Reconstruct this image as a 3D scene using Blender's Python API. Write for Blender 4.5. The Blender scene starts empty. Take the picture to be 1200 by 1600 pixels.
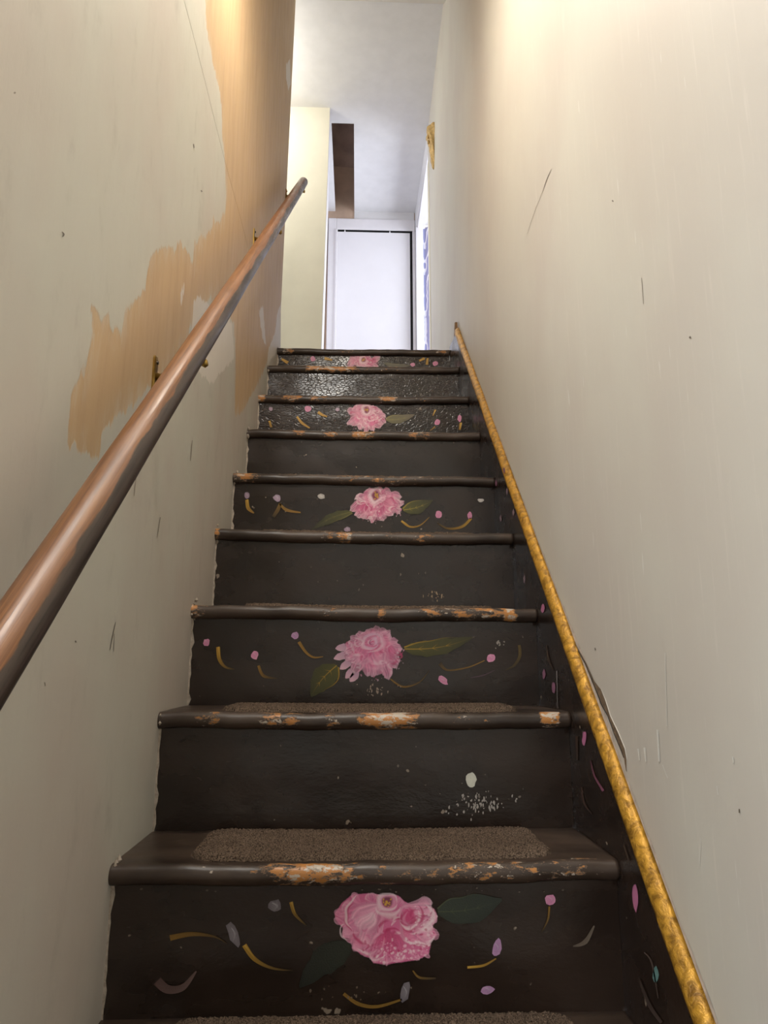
import bpy, bmesh, math, random
import numpy as np
from mathutils import Matrix, Vector

# ------------------------------------------------------------------ camera, world, lights, exposure
SC = bpy.context.scene
COL = SC.collection
F_PX, PITCH, YAW, ROLL = 1126.42, 0.210936, 0.037251, 0.000782
CAM = np.array([0.3703, -1.1903, 0.2952])
FWD = np.array([math.sin(YAW)*math.cos(PITCH), math.cos(YAW)*math.cos(PITCH), math.sin(PITCH)])
RGT = np.array([math.cos(YAW), -math.sin(YAW), 0.0])
UPV = np.cross(RGT, FWD)
RGT, UPV = math.cos(ROLL)*RGT+math.sin(ROLL)*UPV, -math.sin(ROLL)*RGT+math.cos(ROLL)*UPV

cam_data = bpy.data.cameras.new('camera')
cam_data.sensor_fit = 'VERTICAL'
cam_data.sensor_height = 36.0
cam_data.lens = 36.0*F_PX/1600.0
cam_data.clip_start = 0.02
cam = bpy.data.objects.new('camera', cam_data)
COL.objects.link(cam)
cam.matrix_world = Matrix(((RGT[0], UPV[0], -FWD[0], CAM[0]), (RGT[1], UPV[1], -FWD[1], CAM[1]),
                           (RGT[2], UPV[2], -FWD[2], CAM[2]), (0, 0, 0, 1)))
SC.camera = cam

world = bpy.data.worlds.new('world')
SC.world = world
world.use_nodes = True
bg = world.node_tree.nodes['Background']
bg.inputs['Color'].default_value = (0.86, 0.93, 1.0, 1)
bg.inputs['Strength'].default_value = 2.2

SC.view_settings.view_transform = 'Standard'
SC.view_settings.look = 'None'
SC.view_settings.exposure = 0.46
SC.view_settings.gamma = 1.0
SC.view_settings.use_curve_mapping = False


def area_light(name, loc, target, sx, sy, power, color):
    d = bpy.data.lights.new(name, 'AREA')
    d.shape = 'RECTANGLE'
    d.size, d.size_y, d.energy, d.color = sx, sy, power, color
    o = bpy.data.objects.new(name, d)
    COL.objects.link(o)
    o.location = loc
    o.rotation_euler = (Vector(target)-Vector(loc)).to_track_quat('-Z', 'Y').to_euler()
    return o


def point_light(name, loc, r, power, color):
    d = bpy.data.lights.new(name, 'POINT')
    d.shadow_soft_size, d.energy, d.color = r, power, color
    o = bpy.data.objects.new(name, d)
    COL.objects.link(o)
    o.location = loc
    return o


# bulb under the low hall ceiling above the stairs, lamp in the upstairs passage, window light of the side room
point_light('stair_bulb', (0.31, 0.34, 2.29), 0.07, 11.5, (1.0, 0.91, 0.79))
hall = area_light('hall_lamp', (0.14, -0.50, 2.31), (0.14, -0.49, 0.0), 0.24, 0.24, 14.5, (1.0, 0.96, 0.90))
hall.data.shape = 'DISK'
point_light('passage_bulb', (-0.42, 2.40, 3.62), 0.07, 10.5, (1.0, 0.95, 0.87))
area_light('front_fill', (-1.15, -3.05, 1.15), (0.8, 0.3, 0.6), 1.0, 1.7, 48.0, (0.93, 0.97, 1.0))  # added cool fill from behind the viewer, no window is built there
area_light('side_room_window', (1.95, 3.30, 2.85), (0.3, 3.4, 2.6), 1.2, 1.4, 40.0, (0.86, 0.91, 1.0))

# ------------------------------------------------------------------ measured stair
RISE, RUN, TH, OH, W = 0.21293, 0.22122, 0.0308, 0.0162, 0.78
MID = {1: (-0.0157, -0.0150), 2: (0.1959, 0.1944), 3: (0.4162, 0.4100), 4: (0.6309, 0.6240), 5: (0.8423, 0.8377),
       6: (1.0522, 1.0518), 7: (1.2599, 1.2654), 8: (1.4742, 1.4793), 9: (1.6790, 1.6850), 0: (-0.2283, -0.2283)}
YN = {k: (k-1)*RUN for k in range(0, 9)}
YN[9] = 1.83
ZLAND = 1.695
YBACK = 3.937
ZCEIL = 3.841
XL, XR = -0.003, 0.7795


def ztop(k, x):
    a, b = MID[k]
    return a+(b-a)*x/W+TH/2


def yriser(k):
    return YN[k]+OH


def ray(px, py):
    return FWD+RGT*(px-600)/F_PX+UPV*(800-py)/F_PX


def at(ax, v, px, py):
    """a pixel of the 1200x1600 photograph as the point of the world plane axis = v"""
    d = ray(px, py)
    return CAM+d*(v-CAM[ax])/d[ax]


# ------------------------------------------------------------------ helpers
def srgb(r, g, b):
    def c(v):
        v /= 255.0
        return v/12.92 if v <= 0.04045 else ((v+0.055)/1.055)**2.4
    return (c(r), c(g), c(b), 1.0)


def tag(o, label=None, cat=None, group=None, kind=None):
    if label:
        o['label'] = label
    if cat:
        o['category'] = cat
    if group:
        o['group'] = group
    if kind:
        o['kind'] = kind
    return o


def empty(name, loc=(0, 0, 0)):
    o = bpy.data.objects.new(name, None)
    o.empty_display_size = 0.05
    COL.objects.link(o)
    o.location = loc
    return o


class MB:
    def __init__(s):
        s.v, s.f, s.c, s.a = [], [], [], {}

    def add(s, verts, faces, col=None):
        n = len(s.v)
        s.v += [tuple(map(float, p)) for p in verts]
        s.f += [tuple(i+n for i in q) for q in faces]
        if col is not None:
            s.c += list(col)
        return n

    def box(s, x0, x1, y0, y1, z0, z1):
        s.add([(x0, y0, z0), (x1, y0, z0), (x1, y1, z0), (x0, y1, z0), (x0, y0, z1), (x1, y0, z1), (x1, y1, z1), (x0, y1, z1)],
              [(0, 3, 2, 1), (4, 5, 6, 7), (0, 1, 5, 4), (1, 2, 6, 5), (2, 3, 7, 6), (3, 0, 4, 7)])

    def hexa(s, p):
        s.add(p, [(0, 3, 2, 1), (4, 5, 6, 7), (0, 1, 5, 4), (1, 2, 6, 5), (2, 3, 7, 6), (3, 0, 4, 7)])

    def tube(s, pts, rad, n=16, caps=True):
        pts = [Vector(p) for p in pts]
        rads = rad if isinstance(rad, (list, tuple)) else [rad]*len(pts)
        base = len(s.v)
        ref = None
        for i, p in enumerate(pts):
            t = (pts[min(i+1, len(pts)-1)]-pts[max(i-1, 0)]).normalized()
            if ref is None:
                ref = Vector((0, 0, 1)) if abs(t.z) < 0.95 else Vector((0, 1, 0))
            a = t.cross(ref).normalized()
            b = a.cross(t).normalized()
            ref = b
            for j in range(n):
                th = 2*math.pi*j/n
                s.v.append(tuple(p+(a*math.cos(th)+b*math.sin(th))*rads[i]))
        for i in range(len(pts)-1):
            for j in range(n):
                q = base+i*n
                s.f.append((q+j, q+(j+1) % n, q+n+(j+1) % n, q+n+j))
        if caps:
            s.f.append(tuple(base+j for j in range(n))[::-1])
            s.f.append(tuple(base+(len(pts)-1)*n+j for j in range(n)))

    def build(s, name, mat, parent=None, smooth=False, bevel=0.0):
        me = bpy.data.meshes.new(name)
        me.from_pydata(s.v, [], s.f)
        me.update()
        if s.c:
            at_ = me.color_attributes.new('paint', 'FLOAT_COLOR', 'POINT')
            at_.data.foreach_set('color', np.array(s.c, dtype=np.float32).ravel())
        for k, v in s.a.items():
            t = me.attributes.new(k, 'FLOAT', 'POINT')
            t.data.foreach_set('value', np.asarray(v, dtype=np.float32))
        bm = bmesh.new()
        bm.from_mesh(me)
        if not s.c and not s.a:
            bmesh.ops.recalc_face_normals(bm, faces=bm.faces)
        bm.to_mesh(me)
        bm.free()
        if smooth:
            me.polygons.foreach_set('use_smooth', [True]*len(me.polygons))
        me.materials.append(mat)
        o = bpy.data.objects.new(name, me)
        COL.objects.link(o)
        if parent is not None:
            o.parent = parent
            o.matrix_parent_inverse = Matrix.Translation(-parent.location) if parent.type == 'EMPTY' else parent.matrix_basis.inverted()
        if bevel:
            b = o.modifiers.new('bevel', 'BEVEL')
            b.width, b.segments, b.limit_method = bevel, 2, 'ANGLE'
        return o


# ------------------------------------------------------------------ materials
class NT:
    def __init__(s, name):
        s.m = bpy.data.materials.new(name)
        s.m.use_nodes = True
        s.t = s.m.node_tree
        s.b = s.t.nodes['Principled BSDF']
        s.tc = s.t.nodes.new('ShaderNodeTexCoord')

    def n(s, kind, **kw):
        q = s.t.nodes.new(kind)
        for k, v in kw.items():
            setattr(q, k, v)
        return q

    def put(s, sock, v):
        if isinstance(v, bpy.types.NodeSocket):
            s.t.links.new(v, sock)
        else:
            sock.default_value = v

    def obj(s, scale=(1, 1, 1), loc=(0, 0, 0)):
        q = s.n('ShaderNodeMapping')
        s.t.links.new(s.tc.outputs['Object'], q.inputs['Vector'])
        q.inputs['Scale'].default_value = scale
        q.inputs['Location'].default_value = loc
        return q.outputs['Vector']

    def noise(s, vec, scale, detail=3, rough=0.55, dist=0.0):
        q = s.n('ShaderNodeTexNoise')
        s.t.links.new(vec, q.inputs['Vector'])
        q.inputs['Scale'].default_value = scale
        q.inputs['Detail'].default_value = detail
        q.inputs['Roughness'].default_value = rough
        q.inputs['Distortion'].default_value = dist
        return q.outputs['Fac']

    def voro(s, vec, scale, feature='DISTANCE_TO_EDGE'):
        q = s.n('ShaderNodeTexVoronoi', feature=feature)
        s.t.links.new(vec, q.inputs['Vector'])
        q.inputs['Scale'].default_value = scale
        return q.outputs['Distance']

    def math(s, op, a, b=0.0, c=0.0):
        q = s.n('ShaderNodeMath', operation=op)
        s.put(q.inputs[0], a)
        s.put(q.inputs[1], b)
        if op in ('MULTIPLY_ADD',):
            s.put(q.inputs[2], c)
        return q.outputs[0]

    def ramp(s, v, lo, hi, a=0.0, b=1.0):
        q = s.n('ShaderNodeMapRange', interpolation_type='SMOOTHSTEP')
        s.put(q.inputs['Value'], v)
        q.inputs['From Min'].default_value = lo
        q.inputs['From Max'].default_value = hi
        q.inputs['To Min'].default_value = a
        q.inputs['To Max'].default_value = b
        return q.outputs['Result']

    def mix(s, f, a, b):
        q = s.n('ShaderNodeMix', data_type='RGBA')
        s.put(q.inputs['Factor'], f)
        s.put(q.inputs['A'], a)
        s.put(q.inputs['B'], b)
        return q.outputs['Result']

    def attr(s, name, out='Fac'):
        q = s.n('ShaderNodeAttribute', attribute_name=name)
        return q.outputs[out]

    def bump(s, h, strength, dist, normal=None):
        q = s.n('ShaderNodeBump')
        s.put(q.inputs['Height'], h)
        q.inputs['Strength'].default_value = strength
        q.inputs['Distance'].default_value = dist
        if normal is not None:
            s.t.links.new(normal, q.inputs['Normal'])
        return q.outputs['Normal']

    def out(s, color=None, rough=None, normal=None, metal=None, spec=None):
        if color is not None:
            s.put(s.b.inputs['Base Color'], color)
        if rough is not None:
            s.put(s.b.inputs['Roughness'], rough)
        if normal is not None:
            s.put(s.b.inputs['Normal'], normal)
        if metal is not None:
            s.put(s.b.inputs['Metallic'], metal)
        if spec is not None:
            s.put(s.b.inputs['Specular IOR Level'], spec)
        return s.m


NEWPAINT = srgb(198, 195, 182)
TANPAINT = srgb(199, 170, 132)


def plaster_nodes(t, base_a, base_b):
    big = t.noise(t.obj((1, 1.1, 0.7)), 2.2, 3)
    c = t.mix(t.ramp(big, 0.35, 0.68), base_a, base_b)
    streak = t.noise(t.obj((1, 14, 1.6)), 3.0, 4, 0.6)
    fine = t.noise(t.obj((1, 1, 0.35)), 70.0, 3)
    pits = t.noise(t.obj((1, 1, 1)), 24.0, 4, 0.6)
    h = t.math('MULTIPLY_ADD', streak, 0.7, t.math('MULTIPLY_ADD', fine, 0.22, t.math('MULTIPLY', pits, 0.55)))
    return c, h


def mat_wall_left():
    t = NT('left wall paint')
    c, h = plaster_nodes(t, NEWPAINT, srgb(194, 184, 172))
    dirt = t.noise(t.obj((1, 3.6, 1.6), (0, 3, 0)), 4.0, 5, 0.65)
    c = t.mix(t.math('MULTIPLY', t.ramp(dirt, 0.54, 0.80), 0.32), c, srgb(150, 142, 131))
    # paint strokes: ragged vertical brush edge between the new coat and the old tan coat
    brush = t.noise(t.obj((1, 13, 2.6)), 2.6, 6, 0.68)
    soft = t.noise(t.obj((1, 5, 3)), 3.0, 3)
    e = t.math('MULTIPLY_ADD', t.math('SUBTRACT', brush, 0.5), 0.075, t.attr('tan_edge'))
    e = t.math('MULTIPLY_ADD', t.math('SUBTRACT', soft, 0.5), 0.03, e)
    tan = t.mix(t.ramp(t.noise(t.obj((1, 10, 1.2)), 3.0, 4), 0.4, 0.75), TANPAINT, srgb(190, 159, 124))
    m = t.ramp(e, -0.0035, 0.0035)
    c = t.mix(m, c, tan)
    haze = t.math('MULTIPLY', t.ramp(t.noise(t.obj((1, 12, 3), (0, 7, 0)), 2.6, 6, 0.7), 0.42, 0.66), t.ramp(e, 0.0, 0.045, 0.6, 0.0))
    c = t.mix(t.math('MULTIPLY', haze, m), c, srgb(205, 194, 174))
    ew = t.math('MULTIPLY_ADD', t.math('SUBTRACT', brush, 0.5), 0.055, t.attr('white_edge'))
    mw = t.ramp(ew, -0.003, 0.003)
    c = t.mix(t.math('MULTIPLY', mw, 0.9), c, srgb(219, 212, 202))
    # the seam of a plaster board and the thickness of the coats
    ridge = t.ramp(t.attr('ridge'), -0.0025, 0.0015)
    n1 = t.bump(ridge, 1.0, 0.0016)
    n2 = t.bump(t.math('SUBTRACT', mw, m), 0.6, 0.0006, n1)
    n3 = t.bump(h, 0.35, 0.0024, n2)
    return t.out(c, t.ramp(dirt, 0.3, 0.7, 0.5, 0.62), n3, spec=0.4)


def mat_wall_right():
    t = NT('right wall paint')
    c, h = plaster_nodes(t, srgb(203, 199, 188), srgb(197, 190, 180))
    s = t.noise(t.obj((1, 30, 1.4), (0, 1, 2)), 3.4, 5, 0.7)
    c = t.mix(t.math('MULTIPLY', t.ramp(s, 0.55, 0.75), 0.28), c, srgb(222, 214, 204))
    scr = t.noise(t.obj((1, 60, 5), (0, 9, 1)), 2.0, 2, 0.5)
    c = t.mix(t.math('MULTIPLY', t.ramp(scr, 0.74, 0.78), 0.5), c, srgb(225, 224, 219))
    n = t.bump(h, 0.35, 0.0022)
    return t.out(c, 0.5, n, spec=0.4)


def mat_plain(name, col, rough=0.5, scale=30.0, var=0.10, bump=0.0008, metal=0.0, stretch=(1, 1, 1), spec=0.5):
    t = NT(name)
    f = t.noise(t.obj(stretch), scale, 4)
    dark = tuple(x*(1-2*var) for x in col[:3])+(1,)
    c = t.mix(t.ramp(f, 0.25, 0.75), dark, col)
    return t.out(c, rough, t.bump(f, 0.6, bump), metal, spec)


def mat_dark_paint(name, crazed):
    """thick brown gloss paint, pitted; crazed on the upper risers"""
    t = NT(name)
    v = t.obj((0.55, 1, 1))
    crack = t.voro(t.obj((0.55, 1, 1.2)), 105.0)
    cr = t.ramp(crack, 0.0, 0.12)
    blot = t.noise(v, 9.0, 4, 0.6)
    fine = t.noise(v, 150.0 if crazed else 260.0, 3, 0.6)
    mid = t.noise(v, 40.0 if crazed else 95.0, 4, 0.6)
    c = t.mix(t.ramp(blot, 0.3, 0.7), srgb(31, 22, 17), srgb(44, 32, 25))
    pit = t.noise(t.obj((1, 1, 1), (3, 1, 5)), 46.0, 2, 0.5)
    c = t.mix(t.ramp(pit, 0.735, 0.765), c, srgb(136, 122, 108))
    c = t.mix(t.ramp(pit, 0.25, 0.22), c, srgb(14, 11, 10))
    h = t.math('MULTIPLY_ADD', cr, 0.4 if crazed else 0.0, t.math('MULTIPLY_ADD', fine, 0.22 if crazed else 0.16, t.math('MULTIPLY', mid, 0.8 if crazed else 0.7)))
    return t.out(c, t.ramp(blot, 0.3, 0.75, 0.16 if crazed else 0.22, 0.26 if crazed else 0.34), t.bump(h, 0.5 if crazed else 0.4, 0.0024 if crazed else 0.0016), spec=0.5)


def mat_tread():
    """the same paint worn through on the nosing: bare orange wood, grey and white older coats"""
    t = NT('worn brown tread paint')
    v = t.obj((0.55, 1, 1))
    blot = t.noise(t.obj((0.5, 1, 1), (1, 2, 3)), 10.0, 4, 0.6)
    c = t.mix(t.ramp(blot, 0.3, 0.7), srgb(42, 32, 26), srgb(70, 56, 46))
    ch = t.attr('chip')
    f1 = t.noise(t.obj((0.45, 1, 1), (7, 0, 2)), 80.0, 7, 0.78)
    thr = t.math('MULTIPLY_ADD', ch, 0.36, f1)
    c = t.mix(t.ramp(thr, 0.765, 0.775), c, srgb(120, 104, 90))
    c = t.mix(t.ramp(thr, 0.80, 0.81), c, srgb(172, 116, 60))
    f2 = t.noise(t.obj((0.5, 1, 1), (2, 5, 9)), 85.0, 4, 0.7)
    thr2 = t.math('MULTIPLY_ADD', ch, 0.26, f2)
    c = t.mix(t.ramp(thr2, 0.80, 0.81), c, srgb(176, 164, 150))
    mid = t.noise(v, 40.0, 4, 0.6)
    h = t.math('SUBTRACT', t.math('MULTIPLY', mid, 0.6), t.ramp(thr, 0.76, 0.81))
    return t.out(c, t.ramp(blot, 0.3, 0.7, 0.32, 0.48), t.bump(h, 0.6, 0.0016), spec=0.45)


def mat_paint_strokes():
    t = NT('hand painted decoration')
    c = t.attr('paint', 'Color')
    f = t.noise(t.obj((1, 1, 1)), 420.0, 3)
    c = t.mix(t.ramp(f, 0.62, 0.75, 0, 0.35), c, srgb(60, 40, 40))
    return t.out(c, 0.45, t.bump(f, 0.5, 0.0006), spec=0.4)


def mat_gold_trim():
    t = NT('gold paint')
    f = t.noise(t.obj((1, 1, 1)), 60.0, 5, 0.65, 0.6)
    g = t.noise(t.obj((1, 1, 1), (4, 4, 4)), 22.0, 4, 0.6)
    c = t.mix(t.ramp(f, 0.3, 0.65), srgb(118, 82, 24), srgb(198, 148, 52))
    c = t.mix(t.ramp(f, 0.72, 0.8), c, srgb(232, 192, 98))
    return t.out(c, 0.38, t.bump(t.math('ADD', f, g), 0.9, 0.0035), 0.35, 0.5)


def mat_carpet():
    t = NT('brown loop carpet')
    f = t.noise(t.obj((1, 1, 1)), 420.0, 2, 0.6)
    g = t.noise(t.obj((1, 1, 1)), 14.0, 3)
    c = t.mix(t.ramp(f, 0.3, 0.68), srgb(48, 39, 32), srgb(120, 102, 87))
    c = t.mix(t.ramp(g, 0.35, 0.7, 0, 0.3), c, srgb(66, 53, 43))
    m = t.out(c, 0.95, t.bump(f, 1.0, 0.003), spec=0.1)
    return m


def mat_rail():
    """varnished handrail, orange brown above and dark, worn grey below"""
    t = NT('handrail wood')
    cv = t.n('ShaderNodeCombineXYZ')
    t.put(cv.inputs[0], t.attr('along')); t.put(cv.inputs[1], t.attr('girth_a')); t.put(cv.inputs[2], t.attr('girth_b'))

    def rv(sx, sr, off):
        q = t.n('ShaderNodeMapping'); t.t.links.new(cv.outputs[0], q.inputs['Vector'])
        q.inputs['Scale'].default_value = (sx, sr, sr); q.inputs['Location'].default_value = (off, off, off)
        return q.outputs['Vector']
    g = t.noise(rv(6, 220, 0), 1.0, 5, 0.65)
    blot = t.noise(rv(7, 40, 2), 1.0, 4, 0.6)
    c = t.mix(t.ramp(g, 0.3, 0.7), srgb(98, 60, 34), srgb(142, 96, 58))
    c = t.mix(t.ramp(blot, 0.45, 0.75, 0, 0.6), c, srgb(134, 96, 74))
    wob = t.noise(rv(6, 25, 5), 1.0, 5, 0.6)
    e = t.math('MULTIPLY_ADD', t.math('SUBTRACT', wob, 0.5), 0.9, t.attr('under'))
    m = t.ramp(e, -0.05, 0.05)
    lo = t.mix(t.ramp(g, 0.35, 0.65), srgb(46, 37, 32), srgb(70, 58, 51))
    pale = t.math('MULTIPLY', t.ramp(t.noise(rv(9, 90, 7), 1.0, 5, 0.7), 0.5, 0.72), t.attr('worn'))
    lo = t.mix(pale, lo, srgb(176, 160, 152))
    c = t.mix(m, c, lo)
    return t.out(c, t.ramp(blot, 0.3, 0.7, 0.3, 0.45), t.bump(g, 0.3, 0.0008), spec=0.5)


def mat_lace():
    t = NT('lace curtain')
    w = t.n('ShaderNodeTexWave', wave_type='RINGS')
    t.t.links.new(t.obj((1, 1, 1), (-0.92, 0, -2.9)), w.inputs['Vector'])
    w.inputs['Scale'].default_value = 9.0
    w.inputs['Distortion'].default_value = 5.0
    w.inputs['Detail'].default_value = 2.0
    c = t.mix(t.ramp(w.outputs['Fac'], 0.7, 0.85), srgb(150, 155, 196), srgb(226, 229, 242))
    return t.out(c, 0.8)


M = dict(
    wl=mat_wall_left(), wr=mat_wall_right(), dark=mat_dark_paint('dark brown gloss paint', False), crazed=mat_dark_paint('crazed brown gloss paint', True), tread=mat_tread(), strokes=mat_paint_strokes(),
    gold=mat_gold_trim(), carpet=mat_carpet(), rail=mat_rail(), lace=mat_lace(),
    white=mat_plain('white ceiling paint', srgb(226, 225, 226), 0.6, 12, 0.03, 0.001),
    door=mat_plain('white door gloss', srgb(232, 230, 234), 0.35, 6, 0.015, 0.0006),
    casing=mat_plain('white casing gloss', srgb(228, 225, 228), 0.4, 20, 0.02, 0.0006),
    cream=mat_plain('cream wall paint', srgb(230, 226, 210), 0.6, 8, 0.025, 0.001),
    brown=mat_plain('brown attic plaster', srgb(206, 178, 156), 0.7, 7, 0.12, 0.002),
    umber=mat_plain('umber attic boards', srgb(196, 172, 158), 0.75, 9, 0.14, 0.002),
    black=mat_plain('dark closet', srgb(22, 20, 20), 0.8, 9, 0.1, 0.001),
    brass=mat_plain('aged brass', srgb(190, 156, 84), 0.28, 60, 0.2, 0.0005, 0.9),
    steel=mat_plain('dark screw head', srgb(70, 58, 44), 0.4, 90, 0.2, 0.0004, 0.8),
    carved=mat_plain('carved gilt', srgb(222, 186, 120), 0.45, 130, 0.22, 0.004, 0.15),
    lump=mat_plain('broken plaster edge', srgb(178, 164, 148), 0.75, 130, 0.2, 0.003),
    bare=mat_plain('bare wood', srgb(150, 112, 74), 0.8, 50, 0.25, 0.003),
    lath=mat_plain('exposed brown plaster', srgb(128, 106, 84), 0.9, 120, 0.25, 0.004),
    floor=mat_plain('brown floor boards', srgb(84, 66, 54), 0.5, 14, 0.15, 0.001, 0, (0.3, 3, 1)),
    porcelain=mat_plain('white porcelain', srgb(225, 222, 215), 0.3, 20, 0.02, 0.0002),
)
# ------------------------------------------------------------------ shell
RX = [(-3.2, 0.797), (1.42, 0.797), (1.6, 0.800), (2.06, 0.814), (3.1, 0.821), (3.94, 0.807), (6, 0.807)]


def xright(y):
    return float(np.interp(y, [p[0] for p in RX], [p[1] for p in RX]))


YEND = 1.97
XEND_B = float(at(1, YEND, 436, 543)[0])
XEND_T = float(at(1, YEND, 462, 0)[0])
ZEND_B = float(at(1, YEND, 436, 543)[2])
ZEND_T = float(at(1, YEND, 462, 0)[2])


def xleft(y, z):
    s = min(max((y-1.35)/(YEND-1.35), 0), 1)
    s = s*s*(3-2*s)
    e = XEND_B+(XEND_T-XEND_B)*(z-ZEND_B)/(ZEND_T-ZEND_B)
    bow = 0.008*min(max((y-1.5)/0.25, 0), 1)*min(max((1.95-z)/0.2, 0), 1)
    return s*min(max(e, -0.01), 0.03)+bow


def poly_sdf(P, poly):
    """signed distance (positive inside) of points P (n,2) to a polygon (m,2)"""
    d = np.full(len(P), 1e9)
    inside = np.zeros(len(P), bool)
    m = len(poly)
    for i in range(m):
        a, b = poly[i], poly[(i+1) % m]
        ab = b-a
        t = np.clip(((P-a)@ab)/max(ab@ab, 1e-12), 0, 1)
        q = P-(a+t[:, None]*ab)
        d = np.minimum(d, np.sqrt((q**2).sum(1)))
        c = ((a[1] > P[:, 1]) != (b[1] > P[:, 1]))
        with np.errstate(divide='ignore', invalid='ignore'):
            xx = (b[0]-a[0])*(P[:, 1]-a[1])/(b[1]-a[1])+a[0]
        inside ^= c & (P[:, 0] < xx)
    return np.where(inside, d, -d)


def on_left(pts):
    return np.array([at(0, 0.0, *p)[1:] for p in pts])


TAN_POLY = on_left([(318, -60), (322, 40), (334, 105), (345, 150), (347, 195), (350, 240), (353, 285), (352, 325), (344, 348), (334, 345), (332, 362),
                    (318, 370), (305, 380), (302, 412), (295, 398), (282, 382), (268, 388), (250, 390), (236, 398), (231, 422), (226, 450),
                    (210, 472), (199, 488), (188, 524), (180, 505), (176, 520), (165, 492), (152, 490), (143, 482), (147, 520), (140, 545), (128, 582),
                    (117, 612), (108, 642), (103, 670), (101, 692), (122, 698), (137, 708), (146, 724), (156, 708), (160, 676), (178, 655),
                    (196, 640), (240, 600), (288, 548), (303, 500), (330, 462), (352, 480), (366, 506), (368, 560), (367, 650), (380, 640), (402, 600),
                    (420, 562), (437, 540), (450, 520), (520, 300), (560, -60)])
WHITE_POLYS = [on_left(p) for p in (
    [(303, 470), (312, 463), (318, 470), (326, 476), (333, 480), (352, 492), (362, 505), (366, 560), (330, 600), (290, 560), (300, 520)],
    [(281, 462), (288, 445), (288, 460), (283, 476)],
    [(433, 490), (441, 470), (442, 545), (436, 545), (424, 560), (417, 575), (419, 548), (428, 520)],
    [(404, 486), (411, 478), (416, 540), (411, 532)],
    [(444, 100), (449, 92), (450, 130), (447, 142), (444, 122)])]

# left wall of the stairs: fine grid with the paint edges, a back and an end
m = MB()
ys = np.concatenate([np.linspace(-0.78, -0.62, 4)[:-1], np.linspace(-0.62, YEND, 200)])
zs = np.linspace(-0.44, ZCEIL, 300)
Y, Z = np.meshgrid(ys, zs, indexing='ij')
P2 = np.stack([Y.ravel(), Z.ravel()], 1)
ny, nz = len(ys), len(zs)
m.v = [(xleft(y, z), y, z) for y, z in P2]
m.f = [(i*nz+j, i*nz+j+1, (i+1)*nz+j+1, (i+1)*nz+j)[::-1] for i in range(ny-1) for j in range(nz-1)]
tan_e = poly_sdf(P2, TAN_POLY)
wh_e = np.full(len(P2), -1.0)
for q in WHITE_POLYS:
    wh_e = np.maximum(wh_e, poly_sdf(P2, q))
ridge = P2[:, 1]-(1.648+0.004*np.sin(P2[:, 0]*9))
ridge = np.where(P2[:, 0] > 1.05, -0.05, ridge)
wavy = np.random.RandomState(3)
nb = len(m.v)
m.add([(-0.11, -0.78, -0.44), (-0.11, YEND, -0.44), (-0.11, YEND, ZCEIL), (-0.11, -0.78, ZCEIL)], [(0, 3, 2, 1)])
e0 = [(ny-1)*nz+j for j in range(nz)]
m.f.append(tuple(e0)+(nb+2, nb+1))
s0 = [j for j in range(nz)]
m.f.append((nb, nb+3)+tuple(s0[::-1]))
m.a = {'tan_edge': np.append(tan_e, [-1]*4), 'white_edge': np.append(wh_e, [-1]*4), 'ridge': np.append(ridge, [-1]*4)}
wall_left = tag(m.build('wall_left', M['wl'], smooth=False), kind='structure')

# right wall with the doorway of the side room
HEAD_Z, DY0, DY1 = 3.67, 3.03, 3.87
m = MB()
segs = [-3.2, -0.6, 1.2, 1.42, 1.5, 1.6, 1.8, 2.06, 2.5, DY0]
TW = 0.055


def slab(mb, ya, yb, za, zb):
    xa, xb = xright(ya), xright(yb)
    mb.hexa([(xa, ya, za), (xa+TW, ya, za), (xb+TW, yb, za), (xb, yb, za), (xa, ya, zb), (xa+TW, ya, zb), (xb+TW, yb, zb), (xb, yb, zb)])


def strip(mb, yy, za, zb):
    """one continuous slab along the wall line"""
    n = len(mb.v)
    for y in yy:
        x = xright(y)
        mb.v += [(x, y, za), (x, y, zb), (x+TW, y, za), (x+TW, y, zb)]
    for i in range(len(yy)-1):
        a, b = n+4*i, n+4*i+4
        mb.f += [(a, a+1, b+1, b), (a+2, b+2, b+3, a+3), (a+1, a+3, b+3, b+1), (a, b, b+2, a+2)]
    e = n+4*(len(yy)-1)
    mb.f += [(n, n+2, n+3, n+1), (e, e+1, e+3, e+2)]


strip(m, segs, -0.44, ZCEIL)
wall_right = tag(m.build('wall_right', M['wr']), kind='structure')
m = MB()
strip(m, [DY0, 3.3, 3.6, DY1, YBACK], HEAD_Z, ZCEIL)
strip(m, [DY1, YBACK], ZLAND, HEAD_Z)
tag(m.build('wall_right_landing', M['white']), kind='structure')
# cream corner bead of the doorway
m = MB()
x = xright(DY0)
m.hexa([(x-0.006, DY0-0.055, ZLAND), (x+TW, DY0-0.055, ZLAND), (x+TW, DY0+0.004, ZLAND), (x-0.006, DY0+0.004, ZLAND),
        (x-0.006, DY0-0.055, HEAD_Z-0.10), (x+TW, DY0-0.055, HEAD_Z-0.10), (x+TW, DY0+0.004, HEAD_Z-0.10), (x-0.006, DY0+0.004, HEAD_Z-0.10)])
tag(m.build('trim_1', M['cream'], bevel=0.004), kind='structure')
# lining of the doorway
lin = empty('trim_2', (xright(DY1), DY1, ZLAND))
tag(lin, kind='structure')
m = MB(); m.box(0.808, 0.863, DY1-0.012, DY1, ZLAND, HEAD_Z); m.build('jamb', M['casing'], lin)
m = MB(); m.box(0.8215, 0.876, DY0+0.004, DY1, HEAD_Z-0.012, HEAD_Z); m.build('head', M['casing'], lin)

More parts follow.
